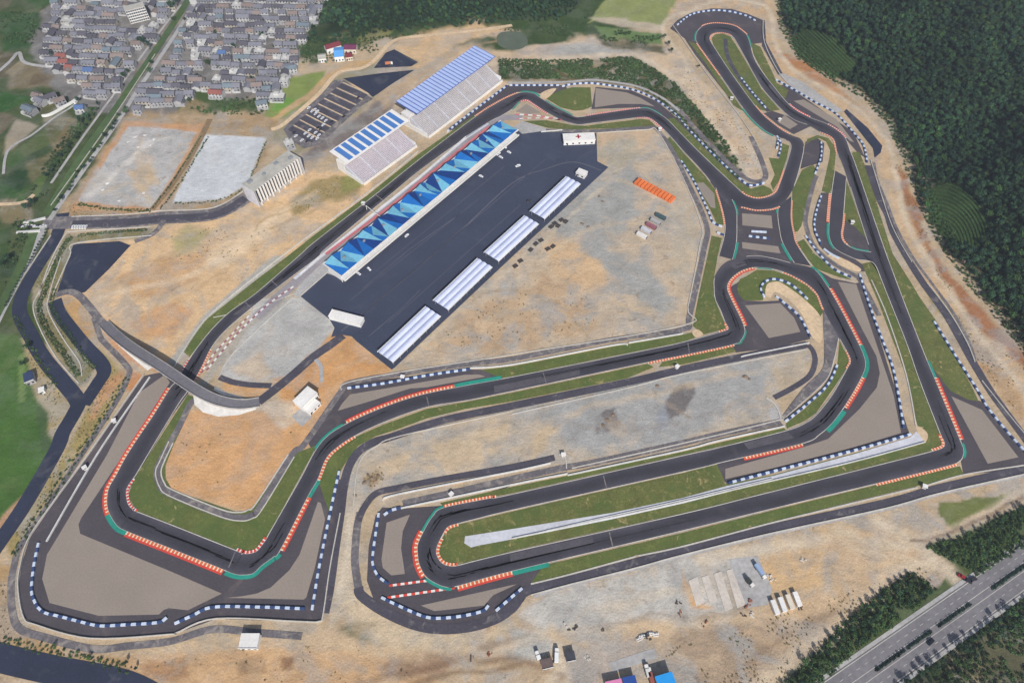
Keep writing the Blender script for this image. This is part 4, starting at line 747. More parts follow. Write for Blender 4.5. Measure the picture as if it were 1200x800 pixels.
for k in range(nb):
    x = (k + .5) * L / nb
    link_mesh('garage_door', doorm, pw, (x, 3.9, 0)); link_mesh('window_band', winm, pw, (x, 3.9, 0)); link_mesh('column', colm, pit, (k * L / nb + .6, 3.3, 0))
    link_mesh('garage_door', doorm, pw, (x, D - .9, 0)); link_mesh('window_band', winm, pw, (x, D - .9, 0))
# folded roof: a zigzag of triangles between the two long edges, each its own panel
rr = random.Random(5)
nm_ = 13; cols = [M_RFLT, M_RFMD, M_RFDK]
bk = [0.0] + [(k + rr.uniform(-.12, .12)) * L / nm_ for k in range(1, nm_)] + [L]
for k in range(nm_):
    xa, xb = bk[k], bk[k + 1]; w = xb - xa
    A0, A1 = (xa, D, 10.6), (xb, D, 10.6); Am = (xa + w * rr.uniform(.42, .6), D, 12.6)
    B0, B1 = (xa, .2, 10.6), (xb, .2, 10.6); Bm = (xa + w * rr.uniform(.4, .6), .2, 12.2); Pm = (xa + w * rr.uniform(.42, .58), D * .5, 12.9)
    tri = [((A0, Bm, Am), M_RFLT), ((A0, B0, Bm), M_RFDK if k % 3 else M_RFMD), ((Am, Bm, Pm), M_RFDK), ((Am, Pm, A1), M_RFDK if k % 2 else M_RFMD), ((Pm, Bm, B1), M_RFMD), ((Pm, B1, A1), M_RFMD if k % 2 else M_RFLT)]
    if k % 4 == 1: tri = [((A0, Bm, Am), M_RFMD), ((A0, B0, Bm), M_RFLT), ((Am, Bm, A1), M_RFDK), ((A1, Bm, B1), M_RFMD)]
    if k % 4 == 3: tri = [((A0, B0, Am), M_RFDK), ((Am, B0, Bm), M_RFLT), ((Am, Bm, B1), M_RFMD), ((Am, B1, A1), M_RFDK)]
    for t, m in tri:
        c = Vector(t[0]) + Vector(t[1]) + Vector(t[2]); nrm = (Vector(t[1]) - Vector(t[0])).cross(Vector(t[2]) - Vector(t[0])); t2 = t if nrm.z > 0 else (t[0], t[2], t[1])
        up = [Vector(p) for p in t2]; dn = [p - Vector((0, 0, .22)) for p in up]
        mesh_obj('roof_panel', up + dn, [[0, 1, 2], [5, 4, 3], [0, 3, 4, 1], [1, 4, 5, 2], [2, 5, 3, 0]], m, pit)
for k in range(10): MB().cham(-1.1, -.8, 12.2, 1.1, .8, 13.6, .2).obj('vent_unit', M_STEEL, pit, ((k + .6) * L / 10, D * .55, 0))

# ------------------------------------------------------------------ four white canopies in the paddock
vault = MB()
def canopy(q, lab):
    p0, L, rz = frame(W(q[0], q[1], 6), W(q[2], q[3], 6)); D = 15.6
    r = empty('paddock_canopy', p0, rz, lab, 'canopy', 'white canopies along the paddock edge')
    for k in range(3):
        y0 = k * D / 3 + .15; y1 = (k + 1) * D / 3 - .15; mb = MB(); n_ = 6
        pr = [(y0 + (y1 - y0) * i / n_, 5.6 + .8 * math.sin(math.pi * i / n_)) for i in range(n_ + 1)]
        for i in range(n_): mb.poly([(0, *pr[i]), (L, *pr[i]), (L, *pr[i + 1]), (0, *pr[i + 1])])
        mb.poly([(0, *p) for p in pr]); mb.poly([(L, *p) for p in pr[::-1]]); mb.poly([(0, y0, 5.58), (0, y1, 5.58), (L, y1, 5.58), (L, y0, 5.58)])
        mb.obj('roof_vault', M_CANOPY, r)
        if k: MB().box(0.1, y0 - .3, 5.3, L - .1, y0, 5.75).obj('gutter', M_GUTTER, r)
    MB().box(-.3, -.35, 5.0, L + .3, .1, 5.7).obj('fascia', M_WHITE, r); MB().box(-.3, D - .1, 5.0, L + .3, D + .35, 5.7).obj('fascia', M_WHITE, r)
    pm = MB().cyl(0, 0, 0, 5.1, .22).mesh('post', M_STEEL)
    for i in range(8):
        for y in (.8, D - .8): link_mesh('post', pm, r, (1.2 + i * (L - 2.4) / 7, y, 0))
    sg = MB()
    return r
for q, lab in [((460,424,516,370), 'long white paddock canopy at the sandy corner, first of four'), ((525,362.5,576.5,312.5), 'long white paddock canopy second from the sandy corner'), ((584,305.5,631,262), 'long white paddock canopy third from the sandy corner'), ((638,256,680,215), 'long white paddock canopy next to the small white kiosk')]: canopy(q, lab)

# ------------------------------------------------------------------ grandstands
def grandstand(p0, p1, roofx, roofy, rzt, lab, panels, back, h, seat):
    o_, L, rz = frame(W(*p0), W(*p1)); g = empty('grandstand', o_, rz, lab, 'grandstand')
    n_ = 16; D = 24.0; mb = MB()
    for k in range(n_): mb.box(0.2, 2.2 + k * (D - 2) / n_, 0, L - .2, 2.2 + (k + 1) * (D - 2) / n_ - .02, 1.9 + k * h / n_)
    mb.obj('seating_terrace', M_CONC2, g)
    for k in range(n_): MB().box(1.4, 2.3 + k * (D - 2) / n_, 1.95 + k * h / n_, L - 1.4, 3.1 + k * (D - 2) / n_, 2.35 + k * h / n_).obj('seat_row', seat, g)
    nA = max(3, int(L / 16))
    for i in range(nA + 1):
        mb = MB(); x = i * (L - 1.4) / nA
        for k in range(n_): mb.box(x, 2.24 + k * (D - 2) / n_, 0, x + 1.3, 2.24 + (k + 1) * (D - 2) / n_ - .1, 2.5 + k * h / n_)
        mb.obj('aisle', M_CONC, g)
    MB().box(0, 0, 0, L, .5, 2.8).obj('front_wall', M_WHITE, g); MB().box(0, .52, 0, L, 2.18, 1.2).obj('walkway', M_CONC, g)
    MB().box(-.6, 2.3, 0, -.05, D + .4, h * .5).obj('side_wall', M_PLAST, g); MB().box(L + .05, 2.3, 0, L + .6, D + .4, h * .5).obj('side_wall', M_PLAST, g)
    MB().box(-.4, D + .45, 0, L + .4, D + 11, h + 3).obj('rear_block', M_PLAST, g)
    MB().box(0, D - .2, h + 3.02, L, D + .3, h + 4.2).obj('upper_wall', M_WHITE, g)
    x0, x1 = roofx; y0, y1 = roofy; zf, zb = rzt
    def slab(xa, xb, ya, yb, dz, t): # piece of the tilted roof
        za, zc = zf + (zb - zf) * (ya - y0) / (y1 - y0) + dz, zf + (zb - zf) * (yb - y0) / (y1 - y0) + dz
        v = [(xa, ya, za), (xb, ya, za), (xb, yb, zc), (xa, yb, zc)]; v += [(a, b_, c + t) for a, b_, c in v]
        return v, [[3, 2, 1, 0], [4, 5, 6, 7], [0, 1, 5, 4], [1, 2, 6, 5], [2, 3, 7, 6], [3, 0, 4, 7]]
    v, f = slab(x0, x1, y0, y1, 0, .3); mesh_obj('roof', v, f, back, g)
    n2, m2, fr_, mgx, mgy = panels
    for k in range(n2):
        s = (x1 - x0 - 2 * mgx) / n2; xa = x0 + mgx + (k + (1 - fr_) / 2) * s
        v, f = slab(xa, xa + s * fr_, y0 + mgy, y1 - mgy * .6, .34, .18); mesh_obj('roof_panel', v, f, m2, g)
    pm = MB().cyl(0, 0, 0, zb, .35).mesh('roof_column', M_DKST)
    for k in range(9):
        link_mesh('roof_column', pm, g, (x0 + 2 + k * (x1 - x0 - 4) / 8, min(y1 - 2, D + 10), -.4))
        MB().box(-.15, y0 + 2, zf - .9, .15, y1 - 2, zf - .35).obj('roof_truss', M_DKST, g, (x0 + 2 + k * (x1 - x0 - 4) / 8, 0, 0))
    return g
grandstand((427, 217.5), (489, 172.5), (0, 80), (19, 43), (14.5, 15.8), 'covered grandstand with nine wide blue stripes on its white roof', (9, M_STRIPE, .66, 3.0, 2.2), M_WHITE, 8.5, M_SEAT)
grandstand((503, 162.5), (589, 96.5), (3, 122), (16, 44), (18.5, 20.0), 'longer covered grandstand with many pale blue roof ribs', (25, M_PALEB, .74, .3, .4), M_DEEPB, 11, M_SEATG)

# ------------------------------------------------------------------ office block with fins
o_, L, rz = frame(W(305, 242.5), W(357, 203)); ob = empty('office_block', o_, rz, 'flat-roofed office block with white upright fins behind the straight', 'office block')
MB().box(0, 1.2, 0, L, 16, 17.6).obj('wall', M_GREYW, ob); MB().box(2, 1.0, 3.4, L - 2, 1.18, 17.0).obj('glazing', M_GLASS, ob)
orf = MB().box(-.2, .9, 17.6, L + .2, 16.2, 18.3).obj('roof', M_ROOFG, ob)
MB().box(-.5, -.3, 0, -.05, 16, 18.2).obj('side_wall', M_CONC, ob); MB().box(L + .05, -.3, 0, L + .5, 16, 18.2).obj('side_wall', M_CONC, ob)
fm_ = MB().box(-.7, -.3, 3.4, .7, .98, 17.9).mesh('fin', M_WHITE)
for k in range(16): link_mesh('fin', fm_, ob, (4 + k * (L - 7) / 15, 0, 0))
pm = MB().box(-.5, -.5, 0, .5, .5, 3.4).mesh('entrance_pillar', M_WHITE)
for k in range(8): link_mesh('entrance_pillar', pm, ob, (3 + k * (L - 6) / 7, .4, 0))
for x, y, s in ((6, 12, 2.2), (20, 9, 1.4), (36, 11, 1.8), (49, 6, 2.0)): MB().cham(-s, -s * .7, 0, s, s * .7, 2.0, .2).obj('roof_unit', M_STEEL, orf, (x, y, 18.3))

# ------------------------------------------------------------------ smaller buildings
def block(name, p0, p1, D, h, lab, cat, roof=M_CANOPY, wall_m=M_PLAST, gable=0, doors=3, z0=0, over=.3):
    o_, L, rz = frame(W(*p0), W(*p1)); r = empty(name, o_, rz, lab, cat)
    wl = MB().box(0, 0, 0, L, D, h).obj('wall', wall_m, r)
    if gable: MB().gable(0, 0, L, D, h, h + gable, over).obj('roof', roof, r); MB().poly([(0.02, .02, h), (.02, D - .02, h), (.02, D / 2, h + gable)][::-1]).poly([(L - .02, .02, h), (L - .02, D - .02, h), (L - .02, D / 2, h + gable)]).obj('gable_wall', wall_m, r)
    else:
        MB().box(-over, -over, h + .004, L + over, D + over, h + .35).obj('roof', roof, r)
        MB().box(-over, -over, h + .35, L + over, -over + .3, h + .8).obj('parapet', M_WHITE, r)
    wn = MB().box(-.8, -.06, 1.1, .8, .05, min(2.6, h - .5)).mesh('window', M_GLASS)
    for k in range(doors): link_mesh('window', wn, wl, ((k + .5) * L / max(doors, 1), -.01, 0))
    MB().box(-.55, -.09, .05, .55, .04, min(2.2, h - .3)).obj('door', M_DKST, wl, (L * .12, -.015, 0))
    return r
med = block('medical_centre', (660.5, 170.5), (697, 169), 10.5, 5.0, 'low white medical centre with a red cross on its roof', 'medical centre', M_WHITE, doors=5)
cr = MB().box(-2.6, -.75, 0, 2.6, .75, .05).box(-.75, -2.9, .06, .75, 2.9, .11).obj('red_cross', mat('cross_red', (150, 34, 44), .7, .05, .5, 0, 1), med, (14.5, 5.6, 5.37))
block('kiosk', (674.5, 206), (684.5, 210), 6.5, 4.0, 'small white kiosk at the end of the paddock canopies', 'kiosk', M_WHITE, doors=2)
block('pit_exit_building', (391, 366.5), (386.5, 374.5), 27, 4.2, 'long low white building on the edge of the gravel pad', 'building', M_WHITE, doors=2)
block('control_building', (357, 482.5), (374, 465.5), 9.5, 6.4, 'white two-storey control building beside the sandy infield', 'building', M_WHITE, doors=5)
block('control_annex', (364, 487), (376.5, 474.5), 5.2, 3.6, 'low white annex in front of the white control building', 'building', M_WHITE, doors=3)
sheet('paved_yard', [(342,488),(352,478),(366,488),(354,500)], ZS + .03, M_CONC2, label='pale paved yard beside the control building')['category'] = 'yard'
block('site_shed', (283, 761), (303.5, 761), 8, 4.8, 'lone white site shed on the sand below the bottom fence', 'shed', M_WHITE, doors=3)
block('road_hut', (33, 452), (43, 448), 9, 4.0, 'dark-roofed hut beside the canal road', 'hut', mat('slate_blue_sheet', (52, 66, 96), .7, .1, .4, 0, 1), M_GREYW, doors=2)
block('store_hut', (48, 462), (54, 460), 4, 2.8, 'small white store beside the dark-roofed hut', 'hut', M_WHITE, doors=1)
# works compound at the bottom
block('blue_roof_shed', (779, 832), (798, 826), 17, 6.0, 'tall shed with bright blue roof in the works compound', 'shed', mat('bright_blue_sheet', (40, 150, 222), .5, .06, .4, 0, 1), M_CREAMW, doors=2)
block('pink_roof_shed', (713, 818), (731, 814), 8, 4.0, 'shed with faded pink roof in the works compound', 'shed', mat('faded_pink_sheet', (214, 130, 172), .6, .06, .4, 0, 1), M_CREAMW, doors=2)
block('navy_roof_shed', (733, 813), (747, 810), 8, 4.0, 'shed with navy roof between pink shed and lorry', 'shed', mat('navy_sheet', (36, 74, 146), .6, .06, .4, 0, 1), M_CREAMW, doors=2)
block('brown_roof_cabin', (636, 785), (648, 782), 5, 3, 'small brown cabin west of the works track', 'cabin', mat('brown_sheet', (104, 88, 84), .8, .15, .4, 0, 1), M_GREYW, doors=1)
block('dark_roof_cabin', (664, 776), (674, 774), 5, 3, 'small dark cabin east of the works track', 'cabin', mat('charcoal_sheet', (66, 66, 74), .8, .15, .4, 0, 1), M_GREYW, doors=1)
sheet('concrete_slab', [(713,776),(766,759),(770,770),(718,788)], .06, M_CONC2, label='pale concrete slab above the works sheds')['category'] = 'slab'
sheet('concrete_slab', [(855,655),(888,651),(905,690),(900,708),(876,712),(862,690)], .05, M_CONC2, label='wide pale concrete pad beside the foundation strips')['category'] = 'slab'
for k, (a, b_, c, d) in enumerate([((807,680),(817,675),(826,706),(816,710)), ((822,676),(830,673),(841,704),(832,708)), ((836,672),(845,669),(859,712),(850,716)), ((851,668),(858,666),(874,708),(864,712))]):
    o = sheet('foundation_strip', [a, b_, c, d], .22, mat('cast_slab', (198, 188, 176), .9, .14, .5, .12, .1), label='pale foundation strip cast on the southern dirt'); o['category'] = 'foundation'; o['group'] = 'foundation strips on the southern dirt'
# factory with blue and dark red roofs on the northern edge
M_DKRED = mat('dark_red_sheet', (118, 52, 58), .7, .1, .4, .08, .1); M_SKYB = mat('sky_blue_sheet', (98, 162, 220), .5, .06, .4, .05, .1)
block('blue_roof_factory', (393, 73), (404, 72), 17, 6, 'small factory hall with sky-blue roof under the northern hill', 'factory', M_SKYB, M_PLAST, 2.0)
block('red_roof_factory', (384, 64), (401, 59), 9, 6, 'long factory hall with dark red roof against the northern hill', 'factory', M_DKRED, M_PLAST, 2.0)
block('red_roof_workshop', (404, 63), (418, 63), 10, 5, 'workshop with purple-red roof at the factory yard end', 'factory', mat('purple_red_sheet', (112, 54, 84), .7, .1, .4, .08, .1), M_CREAMW, 1.8)
block('red_roof_store', (406, 72), (414, 71), 8, 4.5, 'small red-roofed store right of the sky-blue hall', 'factory', M_DKRED, M_CREAMW, 1.5)
block('grey_roof_workshop', (374, 74), (383, 73), 9, 4.5, 'grey-roofed workshop left of the sky-blue hall', 'factory', M_ROOFG, M_PLAST, 1.5)
# school with rows of windows
o_, L, rz = frame(W(154, 28.5), W(176, 23)); sch = empty('school_block', o_, rz, 'tall white school block with rows of dark windows among village roofs', 'school')
sw = MB().box(0, 0, 0, L, 9, 15.4).obj('wall', M_PLAST, sch); MB().box(-.4, -.4, 15.4, L + .4, 9.4, 16.0).obj('roof', M_ROOFG, sch)
wn = MB().box(-.85, -.12, 0, .85, .05, 1.7).mesh('window', M_GLASS); sl = MB().box(0, -.3, -.1, L, -.02, .1).mesh('gallery', M_WHITE); pl = MB().box(-.15, -.28, 0, .15, -.05, 15.4).mesh('pier', M_WHITE)
for r_ in range(5):
    for k in range(9): link_mesh('window', wn, sw, ((k + .5) * L / 9, 0, .9 + r_ * 3.0))
    if r_: link_mesh('gallery', sl, sch, (0, 0, r_ * 3.0 + .1))
for k in range(10): link_mesh('pier', pl, sch, (k * L / 9, 0, 0))

# ------------------------------------------------------------------ overpass above the main straight
deck = empty('overpass', (0, 0, 0), 0, 'curved grey road overpass crossing the main straight', 'bridge')
prof = [(122, 379, .5), (134, 391, 2.2), (150, 404, 5.0), (168, 416, 7.0), (190, 430, 7.4), (212, 445, 7.4), (232, 458, 7.0), (250, 467, 5.6), (268, 472, 3.8), (286, 473.5, 2.0), (304, 471, .5)]
pp = spline(prof, 6); cw = np.array([tuple(W(a, b_, c)) for a, b_, c in pp]); c2, nr_ = offsets(cw); zz = cw[:, 2]; n_ = len(c2)
def rail(off0, off1, dz0, dz1, name, m, i0=0, i1=n_, down=None):
    sl_ = slice(i0, i1); a, b_ = c2[sl_] + nr_[sl_] * off0, c2[sl_] + nr_[sl_] * off1; z_ = zz[sl_]; k = len(a)
    lo = z_ + dz0 if down is None else np.full(k, down)
    v = [(*a[i], z_[i] + dz1) for i in range(k)] + [(*b_[i], z_[i] + dz1) for i in range(k)] + [(*a[i], lo[i]) for i in range(k)] + [(*b_[i], lo[i]) for i in range(k)]
    f = []
    for i in range(k - 1): f += [[i, i + 1, k + i + 1, k + i], [2 * k + i, 2 * k + i + 1, i + 1, i], [k + i, k + i + 1, 3 * k + i + 1, 3 * k + i], [2 * k + i + 1, 2 * k + i, 3 * k + i, 3 * k + i + 1]]
    f += [[0, k, 3 * k, 2 * k], [k - 1, 3 * k - 1, 4 * k - 1, 2 * k - 1]]
    return mesh_obj(name, v, f, m, deck)
rail(3.7, -3.7, -1.0, 0, 'road_deck', mat('deck_asphalt', (112, 109, 114), .9, .14, .5, .1, .08)); rail(4.0, 3.72, -1.2, .9, 'parapet', M_CONC2); rail(-3.72, -4.0, -1.2, .9, 'parapet', M_CONC2)
M_RETW = mat('retaining_concrete', (178, 174, 168), .9, .15, .3, .1, .1)
rail(3.6, -3.6, 0, -1.02, 'retaining_wall', M_RETW, 0, 21, -.2); rail(3.6, -3.6, 0, -1.02, 'retaining_wall', M_RETW, 40, n_, -.2)
for i in (24, 30, 37):
    for s in (2.6, -2.6): p = c2[i] + nr_[i] * s; MB().cyl(0, 0, 0, zz[i] - 1.0, .6, 10).obj('pier', M_RETW, deck, (p[0], p[1], 0))
def slope(lab, top, bot):
    v = [W(*p) for p in top] + [W(*p) for p in bot]; k = len(top)
    o = mesh_obj('slope_paving', v, [[k + i, k + i + 1, i + 1, i] for i in range(k - 1)], M_CONC); o.data.materials[0] = mat('slope_concrete', (206, 202, 196), .9, .1, .4, .1, .1)
    return tag(o, lab, 'embankment')
slope('pale paved bank on the west foot of the overpass', [(141, 401, 3.2), (160, 413, 3.0), (182, 428.5, 3.0)], [(136, 402, .05), (156, 420, .05), (173, 434, .05)])
slope('pale paved bank curving under the east end of the overpass', [(226, 460, 3.4), (240, 469, 3.2), (258, 476, 2.4), (280, 479, 1.2), (300, 478, .4)], [(228, 474, .05), (238, 483, .05), (256, 488, .05), (280, 486, .05), (300, 479.5, .05)])
slope('pale paved bank on the north-east side of the overpass', [(250, 457, 3.4), (262, 463, 2.6), (285, 467, 1.2)], [(252, 452, .05), (266, 460, .05), (286, 466, .05)])

# ------------------------------------------------------------------ stacked containers and pallets on the dirt
M_ORC = mat('orange_container', (226, 122, 66), .6, .10, .5, .08, .1, per_obj=.12)
def container(p, rz, L, w, h, m, lab, grp=None, name='container'):
    r = empty(name, (p.x, p.y, 0), rz, lab, 'container', grp)
    mb = MB().box(-L / 2, -w / 2, .1, L / 2, w / 2, h)
    for k in range(7): x = -L / 2 + (k + .5) * L / 7; mb.box(x - .12, -w / 2 - .05, .2, x + .12, w / 2 + .05, h - .05)
    mb.obj('shell', m, r); MB().box(-L / 2 - .03, -w / 2 + .04, h + .004, L / 2 + .03, w / 2 - .04, h + .08).obj('lid', m, r); MB().box(L / 2 + .004, -w / 2 + .1, .15, L / 2 + .06, w / 2 - .1, h - .1).obj('door', M_DKST, r)
    return r
a, b_ = W(743, 215), W(787, 238); d = (b_ - a); nrm = Vector((-d.y, d.x, 0)).normalized(); rz = math.atan2(nrm.y, nrm.x)
for k in range(11): container(a + d * ((k + .5) / 11) + nrm * 3, rz, 8.0, 2.9, 2.6, M_ORC, 'bright orange container in the closed row on the paddock dirt', 'row of orange containers')
for k, (x, y, m, lab) in enumerate([(752, 277, M_WHITE, 'white site container at the open end of the grey row'), (757, 271, M_CONC, 'pale grey site container with white roof in the grey row'), (763, 266, M_PURP, 'dull violet site container in the grey row'), (768, 261, M_GREYW, 'grey site container beside the violet one'), (774, 255, mat('teal_container', (70, 92, 96), .6, .1, .5, 0, 1), 'dark teal site container at the top of the grey row')]):
    container(W(x, y), math.radians(-38), 9.5, 3.2, 2.7, m, lab, name='site_container')
for k in range(4): container(W(907 + k * 8.6, 712 - k * 3.2), math.radians(100), 8.5, 3.0, 2.8, [M_WHITE, M_PLAST, M_CREAMW, M_WHITE][k], 'white cabin container in the row above the scrub', 'white cabin containers on the southern dirt', 'cabin_container')
M_PAL = mat('dark_timber', (74, 68, 66), .9, .2, .6, 0, 1)
for (x, y) in [(646,266),(650,262),(654,265),(658,258),(663,260),(628,286),(634,282),(622,293),(642,292),(648,289),(610,306),(604,312)]:
    mb = MB()
    for k in range(5): mb.box(-2.2 + k * .9, -1.6, 0.3 + .02 * k, -1.5 + k * .9, 1.6, .9 + .1 * (k % 2))
    for k in range(3): mb.box(-2.2, -1.5 + k * 1.3, 0, 2.1, -1.1 + k * 1.3, .3)
    o = mb.obj('pallet_stack', M_PAL, None, W(x, y), random.uniform(.6, 1.2)); tag(o, 'dark timber pallet stack on dirt beside the paddock edge', 'pallets', 'dark pallet stacks by the paddock')
for (x, y) in [(752,745),(757,744),(762,742),(768,743),(749,748)]:
    mb = MB()
    for k in range(4): mb.cyl(-1.5 + k, 0, .0, 1.0 + .2 * (k % 2), .45, 8)
    for k in range(3): mb.box(-1.8, -1.2 + k * .9, 0, 1.8, -.8 + k * .9, .5)
    o = mb.obj('pipe_bundle', M_WHITE if x != 757 else M_DKST, None, W(x, y), random.uniform(0, .6)); tag(o, 'bundle of pipes heaped in the works pile on grey dirt', 'pipes', 'heap of pipe bundles')
# spoil heaps on the building ground
def heap(x, y, r_, h_, rgb, lab, grp):
    g = np.random.default_rng(int(x * 7 + y)); n_, k_ = 14, 5; v = [(0, 0, h_)]
    for j in range(1, k_ + 1):
        for i in range(n_): a = 2 * math.pi * i / n_; q = r_ * j / k_ * g.uniform(.82, 1.15); v.append((q * math.cos(a) * 1.3, q * math.sin(a), h_ * (1 - j / k_) ** 1.2 * g.uniform(.75, 1.15) - (.08 if j == k_ else 0)))
    f = [[0, 1 + i, 1 + (i + 1) % n_] for i in range(n_)] + [[1 + (j - 1) * n_ + i, 1 + j * n_ + i, 1 + j * n_ + (i + 1) % n_, 1 + (j - 1) * n_ + (i + 1) % n_] for j in range(1, k_) for i in range(n_)]
    o = mesh_obj('spoil_heap', v, f, mat('spoil_%d' % rgb[0], rgb, .95, .25, .8, .2, .2), None, None, True); p = W(x, y); o.location = (p.x, p.y, 0); o.rotation_euler = (0, 0, g.uniform(0, 3)); tag(o, lab, 'spoil heap', grp)
for x, y, r_ in [(427,565,3),(436,560,3.5),(443,557,3),(431,556,2.5),(416,580,2.5),(712,492,3.5),(707,498,3),(718,486,3),(873,441,3.5),(878,444,2.5),(702,230,3),(706,236,2.5),(682,262,3),(689,266,3),(770,452,3)]: heap(x, y, r_ * .5, r_ * .22, (128, 110, 92), 'dark rubble heap on the fenced infield dirt', 'rubble heaps on infield dirt')
for x, y, r_ in [(158,160,4),(170,158,3.5),(180,163,3.5),(150,166,3),(162,172,3),(176,170,3),(126,214,4),(120,222,3),(168,226,3),(140,235,3)]: heap(x, y, r_ * .55, r_ * .2, (200, 196, 190), 'whitish rubble heap on the grey lot below the village', 'white rubble heaps on the lot')
M_DEB = [mat('debris_dark', (84, 76, 70), .9, .2, .6, 0, 1), mat('debris_pale', (204, 198, 190), .9, .15, .6, 0, 1), mat('debris_rust', (150, 96, 70), .9, .2, .6, 0, 1)]
dr = random.Random(12)
for k in range(22):
    cx, cy = dr.choice([(640,770),(670,775),(700,765),(760,755),(830,725),(880,715),(930,700),(900,680),(690,735),(610,770),(960,670),(560,775)]); mb = MB(); m_ = dr.randrange(3)
    for j in range(dr.randint(3, 6)): x0, y0, s0 = dr.uniform(-2, 2), dr.uniform(-1.4, 1.4), dr.uniform(.3, .9); mb.cham(x0 - s0, y0 - s0 * .5, 0, x0 + s0, y0 + s0 * .5, dr.uniform(.3, 1.0), .1)
    o = mb.obj('debris_pile', M_DEB[m_], None, W(cx + dr.gauss(0, 16), cy + dr.gauss(0, 9)), dr.uniform(0, 3)); tag(o, ('dark', 'pale', 'rusty')[m_] + ' little pile of building debris on the southern works ground', 'debris', ('dark', 'pale', 'rusty')[m_] + ' debris piles')
# marshal posts
mp = [MB().box(-1.3, -1.1, 0, 1.3, 1.1, .5).mesh('platform', M_CONC2), MB().box(-1.1, -.9, .5, 1.1, .9, 2.7).mesh('cabin', M_WHITE), MB().box(-1.6, -1.4, 2.7, 1.6, 1.4, 2.95).mesh('roof', M_WHITE), MB().box(-.8, -.96, 1.4, .8, -.91, 2.3).mesh('window', M_GLASS)]
for x, y, lab in [(101,549,'marshal post beside the wall of the big gravel trap'),(135,494,'marshal post up the wall from the big gravel trap'),(660,534,'marshal post at the gap in the infield white wall'),(529,580,'marshal post before the bottom hairpin'),(1082,571,'marshal post south of the far eastern corner'),(793,431,'marshal post on the infield service road'),(773,153,'marshal post at the corner of the paddock dirt'),(857,117,'marshal post west of the top hairpin leg'),(472,443,'marshal post behind the paddock-corner tyre wall'),(998,262,'marshal post in the dark tip of the grass triangle'),(913,142,'marshal post between the upper legs'),(426,240,'start marshal post on the turf strip')]:
    r = empty('marshal_post', W(x, y), random.uniform(-.4, .8), 'white ' + lab, 'marshal post')
    for nm_, m_ in zip(('platform', 'cabin', 'roof', 'window'), mp): link_mesh(nm_, m_, r)
# start gantry and light masts
gr = empty('start_gantry', W(430, 246), math.atan2(*(W(446, 258) - W(430, 246)).to_2d().yx), 'thin white start gantry spanning the main straight', 'gantry')
gl = (W(449, 260) - W(430, 246)).length
MB().box(-.2, -.2, 0, .2, .2, 5).obj('post', M_WHITE, gr); MB().box(-.2, -.2, 0, .2, .2, 5).obj('post', M_WHITE, gr, (gl, 0, 0)); MB().box(-.2, -.2, 5, gl + .2, .2, 5.5).obj('beam', M_WHITE, gr)
